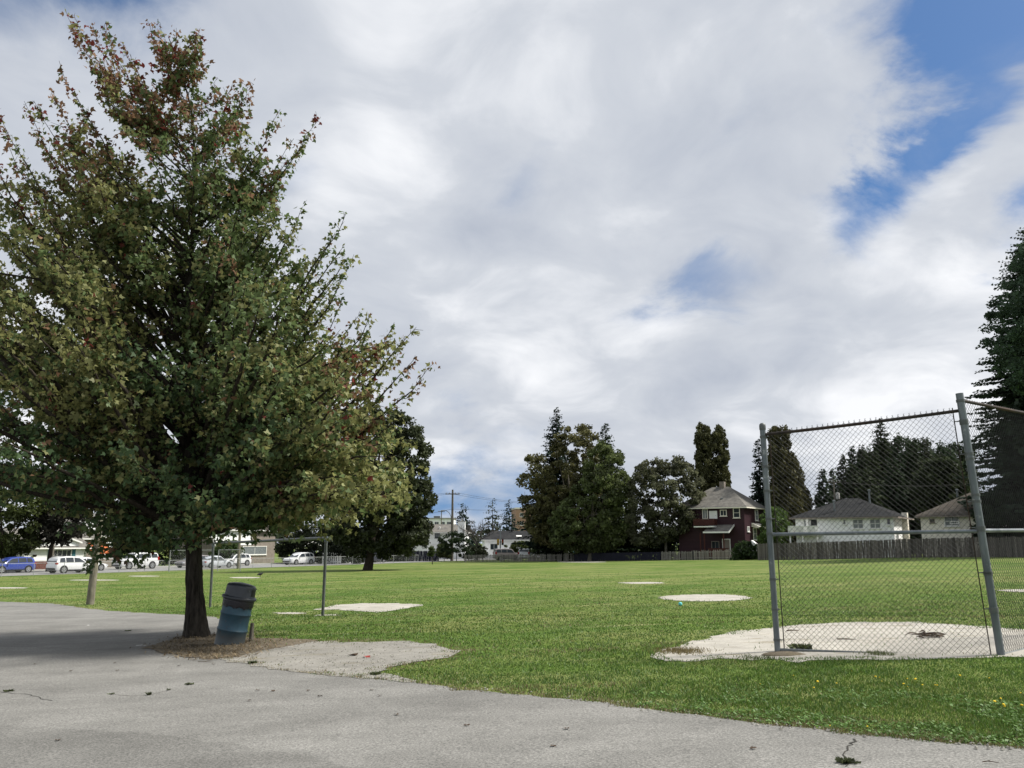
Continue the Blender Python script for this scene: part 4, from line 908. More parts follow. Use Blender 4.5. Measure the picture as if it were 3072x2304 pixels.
bl_tree('evergreen_thicket', 'continuous dark evergreen mass filling the tree wall behind the white houses', [(2530, 1600), (2540, 1420), (2580, 1365), (2640, 1335), (2690, 1315), (2740, 1328), (2790, 1325), (2850, 1338), (2920, 1340), (2935, 1600)], 150, 3.5, 2740, (.038, .054, .028), 560, 80, .95, .24, 76, 'trees', HG, up=.5, tr=.25, limbs=0, flat=1.1, mat=NEEDLE)
# big conifer at the right edge
con_px('spruce_tree', 'huge dark spruce filling the right edge of the picture', 3200, 680, 92, 258, (.050, .074, .048), seed=80, nb=17, z0=.16, cs=.75, dz=.5, shape=.55, sub=.34, droop=.2, mass=5, core=22)
bl_tree('tall_broadleaf_tree', 'tall loose dark broadleaf tree above the huge spruce', [(3110, 740), (3085, 720), (3045, 785), (3010, 820), (2995, 880), (2970, 930), (2955, 975), (2962, 1030), (2985, 1070), (3010, 1150), (3200, 1250), (3400, 1100), (3350, 750), (3200, 560)], 84, 5.5, 3190, (.044, .072, .042), 520, 80, .85, .17, 81, tr=.35)
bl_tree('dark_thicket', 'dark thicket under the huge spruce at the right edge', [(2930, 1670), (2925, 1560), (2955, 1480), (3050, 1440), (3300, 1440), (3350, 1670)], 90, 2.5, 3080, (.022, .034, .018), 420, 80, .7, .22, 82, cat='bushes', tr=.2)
# small far conifers in the gap
FG = 'small conifers in the gap beyond the street'
con_px('far_fir', 'small bluish fir in the gap, left of the bare tree', 1388, 1508, 198, 62, (.026, .044, .036), seed=90, cs=.8, dz=.8, sub=.5, group=FG, shape=.7)
con_px('far_fir', 'sparse pale-stemmed fir in the gap behind the bare tree', 1477, 1497, 205, 48, (.045, .058, .032), seed=91, cs=.7, dz=.9, sub=.55, nb=6, group=FG, shape=.45)
con_px('far_fir', 'slim dark fir in the gap left of the peach apartment block', 1527, 1500, 208, 46, (.020, .038, .030), seed=92, cs=.7, dz=.7, sub=.45, group=FG, shape=.6)
# bare tree and shrubs
b = BASE(1430, 152); t = thing('bare_tree', 'leafless crooked tree in front of the low dark-roofed house', 'tree', b); mb = MB(); r = random.Random(14)
def grow(p, d, L, rad, lv):
    q_ = p + d * L; m_d = p.lerp(q_, .5) + Vector((r.gauss(0, .1), r.gauss(0, .1), .05)) * L; mb.tube([p, m_d, q_], [rad, rad * .85, rad * .65], 5, False)
    if lv:
        for _ in range(3 if lv > 1 else 4): grow(q_.lerp(m_d, r.uniform(0, .6)), (d + Vector((r.gauss(0, .6), r.gauss(0, .6), r.gauss(.1, .45)))).normalized(), L * r.uniform(.55, .85), rad * .6, lv - 1)
grow(Vector((0, 0, -.2)), Vector((0, 0, 1)), 2.6, .2, 0)
for sx in (-.55, -.2, .25, .6): grow(Vector((0, 0, 2.3)), Vector((sx, r.uniform(-.3, .3), .9)).normalized(), 1.75, .12, 4)
mb.build('trunk', TWIG, t, True, fixn=False)
SHR = 'shrubs along the far street'
for nm, lb, poly, Y, dep, tp, c_, sd_ in (
    ('shrub', 'dark vine-covered shrub right of the utility pole', [(1325, 1668), (1318, 1625), (1330, 1605), (1370, 1598), (1400, 1612), (1412, 1640), (1415, 1670)], 147, 1.6, 1370, (.022, .038, .014), 101),
    ('shrub', 'pale leafy shrub left of the utility pole foot', [(1316, 1670), (1313, 1640), (1322, 1630), (1345, 1632), (1352, 1670)], 150, 1.2, 1333, (.07, .09, .03), 102),
    ('shrub', 'dim shrub below the bare tree', [(1395, 1672), (1400, 1645), (1430, 1635), (1455, 1645), (1460, 1672)], 149, 1.5, 1450, (.03, .036, .02), 103),
    ('shrub', 'sunlit olive hedge in front of the low dark-roofed house', [(1512, 1660), (1518, 1635), (1545, 1626), (1585, 1628), (1604, 1645), (1606, 1662)], 160, 1.5, 1560, (.06, .075, .02), 104),
    ('shrub', 'dark hedge right of the low dark-roofed house', [(1590, 1665), (1600, 1640), (1640, 1630), (1690, 1632), (1700, 1665)], 158, 1.5, 1640, (.02, .032, .012), 105),
    ('shrub', 'dark ivy bush climbing over the grey picket fence by the maroon house', [(2200, 1680), (2205, 1648), (2222, 1632), (2245, 1626), (2266, 1638), (2276, 1660), (2274, 1680)], 112.2, .9, 2240, (.030, .052, .016), 106),
    ('sapling', 'young sapling tied to a stake beside the street end', [(1288, 1668), (1288, 1646), (1296, 1640), (1301, 1650), (1300, 1668)], 122, .35, 1298, (.06, .085, .025), 107)):
    bl_tree(nm, lb, poly, Y, dep, tp, c_, 26 if nm == 'sapling' else 70, 50, .3 if nm == 'sapling' else .55, .12 if nm == 'sapling' else .17, sd_, 'tree' if nm == 'sapling' else 'shrub', None if nm == 'sapling' else SHR, tr=.05, limbs=4)
# trees along the left street, seen below the maple
LG = 'garden trees across the street'
for lb, poly, Y, dep, tp, c_, sd_, k in (
    ('yellow-green tree at the left picture edge above the blue car', [(-150, 1650), (-160, 1480), (-60, 1430), (40, 1425), (90, 1450), (130, 1500), (140, 1560), (110, 1640), (40, 1668)], 99, 3, 20, (.055, .072, .018), 111, 220),
    ('dark brownish tree beside the white house with teal shutters', [(95, 1630), (100, 1530), (160, 1490), (230, 1490), (262, 1530), (262, 1595), (215, 1618), (160, 1632)], 100, 2.2, 150, (.024, .021, .016), 112, 120),
    ('dense dark green cedar hedge behind the big white wagon', [(300, 1690), (300, 1590), (320, 1530), (400, 1500), (500, 1500), (560, 1530), (575, 1600), (575, 1690)], 128, 3, 430, (.020, .030, .012), 113, 260),
    ('small leafy green shrub tree left of the brown house door', [(640, 1680), (655, 1640), (690, 1625), (715, 1640), (722, 1680)], 124, 1.4, 680, (.05, .085, .025), 114, 60),
    ('dark shady tree behind the white wagon right of the brown house', [(835, 1690), (830, 1620), (850, 1590), (900, 1570), (960, 1570), (1010, 1590), (1040, 1690)], 138, 2.5, 930, (.020, .028, .012), 115, 170),
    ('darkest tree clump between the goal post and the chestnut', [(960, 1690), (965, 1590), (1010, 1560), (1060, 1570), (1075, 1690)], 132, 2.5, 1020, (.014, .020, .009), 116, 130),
    ('black-green filler thicket added to darken the gap behind the navy car under the chestnut', [(1060, 1692), (1065, 1620), (1110, 1600), (1190, 1605), (1215, 1640), (1215, 1690)], 150, 2, 1140, (.012, .018, .009), 118, 150),  # added thicket, near-black to give the dark area below the crown
    ('dim tree behind the white house with the chimney', [(1180, 1640), (1180, 1500), (1230, 1450), (1265, 1480), (1280, 1640)], 158, 3, 1230, (.02, .03, .014), 117, 120)):
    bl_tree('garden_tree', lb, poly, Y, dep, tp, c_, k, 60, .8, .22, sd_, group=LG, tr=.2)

n = 26000; xx = RNG.uniform(-330, 330, n); hh = 3.2 + 4.5 * vnoise(xx, 0 * xx, 14, 4) + 3 * vnoise(xx, 0 * xx, 4, 6); yy = 330 - np.abs(xx) * .25 + RNG.normal(0, 6, n); c_ = np.stack([xx, yy, zga(xx, yy) + hh * RNG.random(n) ** .7], -1)
a_ = RNG.normal(0, 1, (n, 3)); a_ /= np.linalg.norm(a_, axis=1, keepdims=True); b_ = np.cross(a_, RNG.normal(0, 1, (n, 3))); b_ /= np.linalg.norm(b_, axis=1, keepdims=True); s_ = RNG.uniform(.5, 1.1, (n, 1))
tag(np_mesh('distant_woods', np.stack([c_ - a_ * s_, c_ + b_ * s_ * .6, c_ + a_ * s_, c_ - b_ * s_ * .6], 1), 4, LEAF, np.array([[.035, .046, .026]]) * RNG.uniform(.6, 1.4, (n, 1))), 'distant line of dark trees beyond the houses', 'woods', kind='stuff')

# ================================================================== HOUSES
def xf(mb, Mx): mb.v = [tuple(Mx @ Vector(v)) for v in mb.v]; return mb
FACE = lambda w, d: {'front': Matrix.Identity(4), 'right': Matrix.Translation((w/2, 0, 0)) @ Matrix.Rotation(math.pi/2, 4, 'Z'), 'left': Matrix.Translation((-w/2, d, 0)) @ Matrix.Rotation(-math.pi/2, 4, 'Z')}
def window(t, F, x, z, w, h, fm=None, pm=None, mull=(1, 0), sill=True, out=0.):
    """x, z: lower left corner on the facade; the facade looks along local -y"""
    fm = fm or TRIM; pm = pm or GLASS; f = .09; mb = MB()
    mb.box((x + w/2, -.03 - out, z + h - f/2), (w, .10, f)); mb.box((x + w/2, -.03 - out, z + f/2), (w, .10, f))
    mb.box((x + f/2, -.03 - out, z + h/2), (f, .098, h - 2*f)); mb.box((x + w - f/2, -.03 - out, z + h/2), (f, .098, h - 2*f))
    for k in range(mull[0]): mb.box((x + w*(k+1)/(mull[0]+1), -.025 - out, z + h/2), (.05, .08, h - 2*f))
    for k in range(mull[1]): mb.box((x + w/2, -.024 - out, z + h*(k+1)/(mull[1]+1)), (w - 2*f, .07, .05))
    if sill: mb.box((x + w/2, -.06 - out, z - .05), (w + .16, .17, .07))
    o = xf(mb, F).build('window', fm, t); mb = MB(); mb.box((x + w/2, -.012 - out, z + h/2), (w - 2*f - .01, .05, h - 2*f - .01)); xf(mb, F).build('pane', pm, o); return o
def door(t, F, x, z, w, h, m, fm=None, name='door'):
    mb = MB(); mb.box((x + w/2, -.03, z + h/2), (w, .06, h)); 
    for (a, b) in ((.15, .45), (.55, .9)): mb.box((x + w/2, -.065, z + h*(a+b)/2), (w*.62, .012, h*(b-a)))
    o = xf(mb, F).build(name, m, t); mb = MB(); f = .1
    mb.box((x - f/2, -.03, z + h/2), (f, .09, h)); mb.box((x + w + f/2, -.03, z + h/2), (f, .09, h)); mb.box((x + w/2, -.03, z + h + f/2), (w + 2*f, .09, f)); xf(mb, F).build('door_frame', fm or TRIM, o)
    mb = MB(); mb.tube([(x + w*.88, -.06, z + h*.45), (x + w*.88, -.11, z + h*.45)], .03, 8); xf(mb, F).build('handle', GALVD, o); return o
def hiproof(t, w, d, ze, zr, m, oh=.5, ridge=None, fascia=TRIM, y0=0., x0=0., name='roof'):
    a, b = w/2 + oh, d + 2*oh; r = (w - d) / 2 if ridge is None else ridge / 2; r = max(r, .05)
    v = [(-a, -oh, ze), (a, -oh, ze), (a, d + oh, ze), (-a, d + oh, ze), (-r, d/2, zr), (r, d/2, zr)]
    v = [(p[0] + x0, p[1] + y0, p[2]) for p in v]
    lo = [(p[0], p[1], p[2] - .02) for p in v[:4]]
    mb = MB().add(v + lo, [(0, 1, 5, 4), (1, 2, 5), (2, 3, 4, 5), (3, 0, 4), (9, 8, 7, 6)]); o = mb.build(name, m, t)
    mb = MB(); e = .16
    for c_, s in (((x0, y0 - oh + .012, ze - e/2 - .022), (2*a, .05, e)), ((x0, y0 + d + oh - .012, ze - e/2 - .022), (2*a, .05, e)), ((x0 + a - .012, y0 + d/2, ze - e/2 - .022), (.05, b - .06, e)), ((x0 - a + .012, y0 + d/2, ze - e/2 - .022), (.05, b - .06, e))): mb.box(c_, s)
    mb.build('fascia', fascia, o); return o
def gable(t, w, d, ze, zr, m, oh=.4, axis='x', y0=0., x0=0., name='roof', fascia=TRIM, th=.14):
    """ridge along axis"""
    mb = MB(); sl = (zr - ze) / ((d if axis == 'x' else w) / 2)
    if axis == 'x': pr = [(-oh, ze - sl*oh), (d/2, zr), (d + oh, ze - sl*oh), (d + oh, ze - sl*oh + th), (d/2, zr + th), (-oh, ze - sl*oh + th)]; pr = [(p[0] + y0, p[1]) for p in pr]; mb.prism(pr, 'x', x0 - w/2 - oh, x0 + w/2 + oh)
    else: pr = [(-w/2 - oh, ze - sl*oh), (0, zr), (w/2 + oh, ze - sl*oh), (w/2 + oh, ze - sl*oh + th), (0, zr + th), (-w/2 - oh, ze - sl*oh + th)]; pr = [(p[0] + x0, p[1]) for p in pr]; mb.prism(pr, 'y', y0 - oh, y0 + d + oh)
    o = mb.build(name, m, t); 
    if axis == 'y':
        mb = MB(); yy = y0 - oh - .03
        mb.prism([(x0 - w/2 - oh, ze - sl*oh - .06), (x0, zr - .06), (x0 + w/2 + oh, ze - sl*oh - .06), (x0 + w/2 + oh, ze - sl*oh + th), (x0, zr + th), (x0 - w/2 - oh, ze - sl*oh + th)], 'y', yy, yy + .028); mb.build('barge_board', fascia, o)
    else:
        mb = MB(); mb.box((x0, y0 - oh - .02, ze - sl*oh + .04), (w + 2*oh, .035, .17)); mb.build('gutter', fascia, o)
    return o
def walls(t, w, d, h, m, name='wall', y0=0., x0=0., z0=-.6): 
    mb = MB(); mb.box((x0, y0 + d/2, (h + z0) / 2), (w, d, h - z0)); return mb.build(name, m, t)
def vent(t, x, y, z, h, parent=None, r=.07, m=None):
    mb = MB(); mb.tube([(x, y, z - .4), (x, y, z + h)], r, 8); mb.lathe([(r*1.7, z + h - .12), (r*1.8, z + h), (r*.3, z + h + .06)], 8, (x, y, 0)); return mb.build('vent_pipe', m or GALV, parent or t, True, 40)
def corner(px, Y, lx, rz): 
    """house origin so that local (lx,0) stands at pixel column px, depth Y"""
    p = BASE(px, Y); v = Matrix.Rotation(rz, 3, 'Z') @ Vector((lx, 0, 0)); q_ = Vector((p.x - v.x, p.y - v.y, 0)); q_.z = min(zg(q_.x, q_.y), p.z); return q_

# ---- maroon house
W, Dp = 9.6, 9.; rz = R(-33); Yh = 122
b = corner(2237, Yh, W/2, rz); ht = thing('maroon_house', 'dark maroon two-storey house with grey hip roof and cream trim', 'house', b, rz); s = 2692 / Yh
ze = 1.55 + (1629 - 1521) / s - b.z; zr = 1.55 + (1629 - 1462) / (s * .95) - b.z
walls(ht, W, Dp, ze - .02, MAROON); rf = hiproof(ht, W, Dp, ze, zr, GREYROOF, .55, 2.6, CREAM)
mb = MB(); mb.box((.3, Dp/2, zr + .15), (.7, .7, 1.2)); mb.build('chimney', GREYWALL, rf)
vent(ht, -2., 1.6, ze + 1.2, .5, rf, .09); vent(ht, 1.2, 1.5, ze + 1., .3, rf, .12)
F = FACE(W, Dp); fl = F['front']; m_ = lambda px: (px - 2237) / s / math.cos(R(-33) + math.atan(700/2692)) + W/2
def zpx(y): return 1.55 + (1629 - y) / s - b.z
door(ht, fl, m_(2135), zpx(1556), m_(2155) - m_(2135), zpx(1534) - zpx(1556), TRIM)
window(ht, fl, m_(2166), zpx(1548), m_(2186) - m_(2166), zpx(1529) - zpx(1548), CREAM, mull=(1, 0)); window(ht, fl, m_(2205), zpx(1554), m_(2225) - m_(2205), zpx(1524) - zpx(1554), CREAM, mull=(0, 1)); window(ht, fl, m_(2112), zpx(1556), .8, 1.4, CREAM, CURTAIN)
# deck with red rail above the porch
x0, x1 = m_(2098), m_(2158); zd = zpx(1578)
mb = MB(); mb.box(((x0+x1)/2, -.9, zd - .1), (x1 - x0, 1.75, .16)); dk = mb.build('balcony', TRIM, ht)
mb = MB(); mb.box(((x0+x1)/2, -1.74, zd + .95), (x1-x0, .08, .08)); mb.box(((x0+x1)/2, -1.74, zd + .12), (x1-x0, .06, .06)); n = int((x1-x0)/.13)
for k in range(n + 1): mb.box((x0 + (x1-x0)*k/n, -1.741, zd + .53), (.075, .03, .78))
for yy in range(12): mb.box((x1 - .03, -1.6 + yy*.13, zd + .53), (.03, .075, .78))
mb.box((x1 - .03, -.87, zd + .95), (.08, 1.6, .08)); mb.build('railing', REDWOOD, dk)
xa, xb = m_(2131), m_(2206); za, zb_ = zpx(1596), zpx(1574)
mb = MB(); mb.add([(xa, -2.3, za), (xb, -2.3, za), (xb, 0, zb_), (xa, 0, zb_), (xa, -2.3, za - .1), (xb, -2.3, za - .1), (xb, 0, zb_ - .1), (xa, 0, zb_ - .1)], [(0, 1, 2, 3), (7, 6, 5, 4), (0, 4, 5, 1), (1, 5, 6, 2), (3, 2, 6, 7), (0, 3, 7, 4)]); pr_ = mb.build('porch_roof', GREYROOF, ht)
mb = MB(); mb.box(((xa+xb)/2, -2.33, za - .06), (xb - xa + .1, .05, .2)); mb.prism([(-2.3, za - .2), (0, zb_ - .2), (0, zb_ + .06), (-2.3, za + .06)], 'x', xb + .003, xb + .045); mb.build('fascia', TRIM, pr_)
for px in (2120, 2132, 2189):
    mb = MB(); mb.box((m_(px), -2.1, za/2 - .1), (.14, .14, za - .1)); mb.build('porch_post', REDWOOD, ht)
mb = MB(); mb.box(((x0 + xb)/2 + 1, -1.2, .5), (xb - x0 - 2.2, 2.3, .14)); n = 34
for k in range(n): mb.box((x0 + 2.2 + (xb - x0 - 2.4) * k / n, -2.2, 1.02), (.07, .04, .9))
mb.box(((x0 + xb)/2 + 1, -2.2, 1.5), (xb - x0 - 2.2, .08, .08)); mb.build('porch_deck', REDWOOD, ht)
window(ht, fl, m_(2136), 1.0, m_(2160) - m_(2136), 1.5, GREYWALL); door(ht, fl, m_(2171), .6, .95, 2.1, GREYWALL)
fr_ = F['right']
window(ht, fr_, 4.6, zpx(1560), 1.3, zpx(1526) - zpx(1560), TRIM, CURTAIN, (0, 1)); window(ht, fr_, 3.4, zpx(1620), 1.5, 1.7, TRIM, CURTAIN, (0, 1)); window(ht, fr_, .9, zpx(1595), .9, .7, TRIM, CURTAIN); window(ht, fr_, 7.2, zpx(1622), 1.2, 1.2, TRIM, CURTAIN)
mb = MB(); mb.add([(2.9, -1.1, zpx(1580)), (6.2, -1.1, zpx(1580)), (6.2, 0, zpx(1568)), (2.9, 0, zpx(1568)), (2.9, -1.1, zpx(1585)), (6.2, -1.1, zpx(1585)), (6.2, 0, zpx(1580)), (2.9, 0, zpx(1580))], [(0, 1, 2, 3), (7, 6, 5, 4), (0, 4, 5, 1), (1, 5, 6, 2), (3, 2, 6, 7), (0, 3, 7, 4)]); xf(mb, fr_).build('bay_roof', CREAM, ht)
mb = MB(); mb.box((W/2 - .06, -.035, ze/2), (.14, .07, ze - .3)); mb.build('corner_board', MAROON, ht)

# ---- white bungalow
W, Dp = 10.9, 11.; rz = R(-32); Yh = 101; s = 2692 / Yh
b = corner(2686, Yh, W/2, rz); ht = thing('white_house', 'white stucco house with dark grey hip roof and balcony behind the board fence', 'house', b, rz)
zpx = lambda y: 1.55 + (1629 - y) / s - b.z
ze = zpx(1550); zr = zpx(1486)
walls(ht, W, Dp, ze - .02, WHITE); rf = hiproof(ht, W, Dp, ze, zr, DARKROOF, .6, 1.6, GREYWALL)
k_ = math.cos(R(-32) + math.atan(1020/2692)); m_ = lambda px: (px - 2686) / s / k_ / 1.03 + W/2
F = FACE(W, Dp); fl = F['front']
window(ht, fl, m_(2538), zpx(1573), m_(2549) - m_(2538), zpx(1557) - zpx(1573), TRIM, mull=(0, 1))
for px in (2567, 2617): window(ht, fl, m_(px), zpx(1586), m_(px + 33) - m_(px), zpx(1556) - zpx(1586), TRIM, CURTAIN, (1, 1))
window(ht, fl, m_(2690) - .9, zpx(1576), .5, zpx(1555) - zpx(1576), TRIM, mull=(0, 0))
door(ht, fl, m_(2441), zpx(1580), m_(2460) - m_(2441), zpx(1556) - zpx(1580), BLACKP, name='patio_door'); window(ht, fl, m_(2418), zpx(1578), m_(2434) - m_(2418), zpx(1557) - zpx(1578), TRIM, CURTAIN)
x0, x1, zd = m_(2383), m_(2474), zpx(1604); mb = MB(); mb.box(((x0+x1)/2, -1.0, zd), (x1-x0, 2., .2)); dk = mb.build('balcony', TRIM, ht)
mb = MB(); mb.box(((x0+x1)/2, -1.96, zd + 1.0), (x1-x0, .08, .09)); mb.box(((x0+x1)/2, -1.96, zd + .2), (x1-x0, .06, .08)); n = 46; r = random.Random(3)
for k in range(n + 1):
    xk = x0 + (x1-x0)*k/n; mb.box((xk, -1.96, zd + .6), (.11 if (k // 6) % 3 != 1 else .045, .03, .76))
mb.build('railing', TRIM, dk)
for px in (2386, 2425, 2470): mb = MB(); mb.box((m_(px), -1.8, zd/2 - .15), (.14, .14, zd + .1)); mb.build('balcony_post', TRIM, ht)
mb = MB(); mb.box((m_(2432), -.35, zd + .9), (.3, .3, 1.9)); mb.build('pillar', TRIM, dk)
vent(ht, m_(2508), 1.3, ze + .7, 1.3, rf, .11); vent(ht, m_(2600), 4.6, zr - .6, 1.5, rf, .11); vent(ht, m_(2520), 6.2, zr - 1., 1.0, rf, .10)
F2 = F['right']; mb = MB(); mb.box((6.5, -.3, (ze + .6) * .5), (.9, .6, ze + .6)); xf(mb, F2).build('chimney', CREAM, ht); window(ht, F2, 1.2, 1.6, 1.2, 1.2, TRIM); 
# ---- cream house
W, Dp = 11., 10.; Yh = 93; s = 2692 / Yh; rz = R(-30)
b = corner(2768, Yh + 6, -W/2, rz); ht = thing('cream_house', 'cream house with brown hip roof partly behind the thick backstop post', 'house', b, rz)
s = 2692 / (Yh + 4); zpx = lambda y: 1.55 + (1629 - y) / s - b.z; ze = zpx(1547); zr = zpx(1474)
walls(ht, W, Dp, ze - .02, CREAM); rf = hiproof(ht, W, Dp, ze, zr, BROWNROOF, .55, 1.4, GREYWALL); m_ = lambda px: (px - 2768) / s / .995 - W/2; F = FACE(W, Dp); fl = F['front']
window(ht, fl, m_(2793), zpx(1568), m_(2807) - m_(2793), zpx(1556) - zpx(1568), GREYWALL); window(ht, fl, m_(2833), zpx(1579), m_(2874) - m_(2833), zpx(1549) - zpx(1579), TRIM, CURTAIN, (1, 1)); window(ht, fl, m_(2848), zpx(1573), m_(2872) - m_(2848), zpx(1564) - zpx(1573), TRIM, GLASS, (3, 0), False, .05); window(ht, fl, m_(2925), zpx(1575), 1.3, 1.2, TRIM, CURTAIN)
vent(ht, m_(2868), 4.2, zr - .9, 1.3, rf, .10)
# ---- street side houses (fronts look over the street)
def st_px(px, off):
    k = (px - 1536) / 2692; lo, hi = -60., L_ST + 90
    for _ in range(50):
        m = (lo + hi) / 2; p = SP(m, off)
        if p.x / p.y < k: lo = m
        else: hi = m
    return SP(lo, off)
AZ = math.atan2(SD.y, SD.x)
b = st_px(172, 26); W, Dp = 8.4, 9.; ht = thing('white_gabled_house', 'small white house with teal shutters and a gable across the street', 'house', b, AZ); s = 2692 / b.y
zpx = lambda y: 1.55 + (1629 - y) / s - b.z; ze = zpx(1640); zr = ze + 1.5
walls(ht, W, Dp, ze, WHITE); rf = gable(ht, W, Dp, ze, ze + 2.2, GREYROOF, .5, 'x')
gb = gable(ht, 5., 2., zpx(1627), zpx(1608), GREYROOF, .3, 'y', -.15, .4, 'gable_roof')
mb = MB(); mb.prism([(-2.1, ze + .1), (2.9, ze + .1), (2.9, zpx(1627)), (.4, zpx(1608)), (-2.1, zpx(1627))], 'y', -.2, 2.); mb.build('gable_wall', WHITE, ht)
mb = MB(); mb.lathe([(.33, 0), (.33, .05)], 20, (.4, -.25, zpx(1616)), 0, Matrix.Rotation(math.pi/2, 3, 'X')); mb.build('round_vent', TEAL, gb)
F = FACE(W, Dp); fl = F['front']; sc_ = 1 / s / math.cos(AZ + math.atan(1364/2692)); m_ = lambda px: (px - 172) * sc_
window(ht, fl, -.55, .75, 2.6, 1.65, TRIM, GLASS, (3, 1)); 
for x_ in (-1.15, 2.15): mb = MB(); mb.box((x_ + .22, -.04, 1.55), (.46, .06, 1.75)); mb.build('shutter', TEAL, ht)
mb = MB(); mb.box((0, -.06, .1), (W, .1, .9)); mb.build('brick_base', BRICK, ht)
mb = MB(); mb.lathe([(.15, 0), (.22, .15), (.25, .28)], 10, (-3., -.3, 1.5)); mb.build('hanging_basket', BARKF, ht)
mb = MB(); mb.add([(W/2 + .1, -1.6, ze - .75), (W/2 + 3.6, -1.6, ze - .75), (W/2 + 3.2, 1.6, ze + .45), (W/2 + .1, 1.6, ze + .45), (W/2 + .1, -1.6, ze - .9), (W/2 + 3.6, -1.6, ze - .9), (W/2 + 3.2, 1.6, ze + .3), (W/2 + .1, 1.6, ze + .3)], [(0, 1, 2, 3), (7, 6, 5, 4), (0, 4, 5, 1), (1, 5, 6, 2), (2, 6, 7, 3), (3, 7, 4, 0)]); pr_ = mb.build('porch_roof', ORANGE, ht)
for x_ in (W/2 + .3, W/2 + 3.3): mb = MB(); mb.box((x_, -1.4, ze/2 - .6), (.2, .2, ze - .6)); mb.build('porch_post', BRICK, ht)
b = st_px(40, 28); ht = thing('brick_bungalow', 'low reddish brick bungalow behind the blue car', 'house', b, AZ); walls(ht, 9, 8, 2.7, BRICK); gable(ht, 9, 8, 2.7, 4.4, BROWNROOF, .5, 'x'); F = FACE(9, 8); window(ht, F['front'], 2.2, .8, 1.3, 1.4, TRIM, GLASS); window(ht, F['front'], -2.5, .8, 2., 1.4, TRIM, GLASS); door(ht, F['front'], .2, 0, 1., 2.1, REDWOOD)
b = st_px(285, 46); s = 2692 / b.y; ht = thing('tall_white_house', 'tall white house wall rising behind the small gabled house', 'house', b, AZ); zt_ = 1.55 + (1629 - 1566) / s - b.z; walls(ht, 6.2, 9, zt_, WHITE); gable(ht, 6.2, 9, zt_, zt_ + 1.2, GREYROOF, .3, 'y'); F = FACE(6.2, 9); window(ht, F['front'], .6, zt_ - 2.2, 1.2, 1.2, TRIM)
b = st_px(228, 40); s = 2692 / b.y; ht = thing('grey_roofed_house', 'plain grey-roofed house wedged behind the white gabled house', 'house', b, AZ); zt_ = 1.55 + (1629 - 1614) / s - b.z; walls(ht, 7, 9, zt_, GREYWALL); gable(ht, 7, 9, zt_, zt_ + 1.7, GREYROOF, .5, 'x'); window(ht, FACE(7, 9)['front'], -1, zt_ - 2., 1.4, 1.2, TRIM)
b = st_px(735, 26); s = 2692 / b.y; W = 13.; ht = thing('brown_house', 'brown and white two-storey house half hidden behind the maple', 'house', b, AZ); zpx = lambda y: 1.55 + (1629 - y) / s - b.z
ze = zpx(1588); walls(ht, W, 9, ze, GREYWALL); rf = gable(ht, W, 9, ze, ze + 2.1, BROWNROOF, .5, 'x'); F = FACE(W, 9); fl = F['front']; sc_ = 1 / s / math.cos(AZ + math.atan(800/2692)); m_ = lambda px: (px - 735) * sc_
mb = MB(); mb.box((-2.5, -.03, ze - 1.3), (W - 5.2, .08, 2.4)); mb.build('white_cladding', WHITE, ht)
window(ht, fl, m_(733), zpx(1664), m_(756) - m_(733), 1.35, TRIM, CURTAIN, (1, 0)); window(ht, fl, m_(640), zpx(1612), 2.2, 1.2, TRIM, GLASS, (1, 0), True, .05); window(ht, fl, m_(700), zpx(1612), 1.5, 1.2, TRIM, GLASS, (1, 0), True, .05); window(ht, fl, m_(786), zpx(1670), m_(808) - m_(786), zpx(1645) - zpx(1670), TRIM, GLASS, (2, 0), False)
gable(ht, 4.4, 2.4, zpx(1639), zpx(1626), BROWNROOF, .3, 'y', -2.3, m_(792), 'porch_roof')
mb = MB(); mb.prism([(m_(792) - 2.2, zpx(1639)), (m_(792) + 2.2, zpx(1639)), (m_(792), zpx(1626))], 'y', -2.2, -.1); mb.build('porch_gable', WHITE, ht)
for x_ in (-1.9, 1.9): mb = MB(); mb.box((m_(792) + x_, -2.0, zpx(1640)/2 - .1), (.16, .16, zpx(1640) + .1)); mb.build('porch_post', TRIM, ht)
mb = MB()
for k in range(6): mb.box((m_(792), -1.2 - k*.28, .75 - k*.15), (1.8, .28, .15))
mb.build('porch_steps', CONC, ht)
# ---- houses in the gap
b = BASE(1312, 172); W = 10.; s = 2692/172; ht = thing('white_chimney_house', 'white two-storey house with a broad white chimney beyond the street end', 'house', b, R(-4)); zpx = lambda y: 1.55 + (1629 - y) / s - b.z
ze = zpx(1597); walls(ht, W, 9, ze, WHITE); rf = hiproof(ht, W, 9, ze, zpx(1572), GREYROOF, .5, 5.5); F = FACE(W, 9); m_ = lambda px: (px - 1312) / s
mb = MB(); mb.box((m_(1385), -.1, zpx(1566) / 2), (m_(1396) - m_(1375), 1., zpx(1566))); ch_ = mb.build('chimney', WHITE, ht); mb = MB(); mb.box((m_(1385), -.1, zpx(1566) + .06), (1.5, 1.12, .12)); mb.tube([(m_(1385), -.1, zpx(1566)), (m_(1385), -.1, zpx(1558))], .13, 8); mb.build('chimney_cap', CONC, ch_)
window(ht, F['front'], m_(1304), zpx(1614), m_(1319) - m_(1304), zpx(1599) - zpx(1614), NAVY, CURTAIN, (1, 0)); window(ht, F['front'], m_(1272), zpx(1616), .5, .9, TRIM, GLASS); window(ht, F['front'], m_(1335), zpx(1614), 1., .9, TRIM, GLASS)
mb = MB(); mb.box((0, -.03, zpx(1634)), (W, .05, .12)); mb.build('trim_band', TRIM, ht); vent(ht, m_(1315), 1.5, ze + .6, .4, rf, .12, TRIM)
b = BASE(1535, 182); W = 10.8; s = 2692/182; ht = thing('low_house', 'low white house with a charcoal roof and a skylight', 'house', b, R(6)); zpx = lambda y: 1.55 + (1629 - y) / s - b.z; ze = zpx(1619)
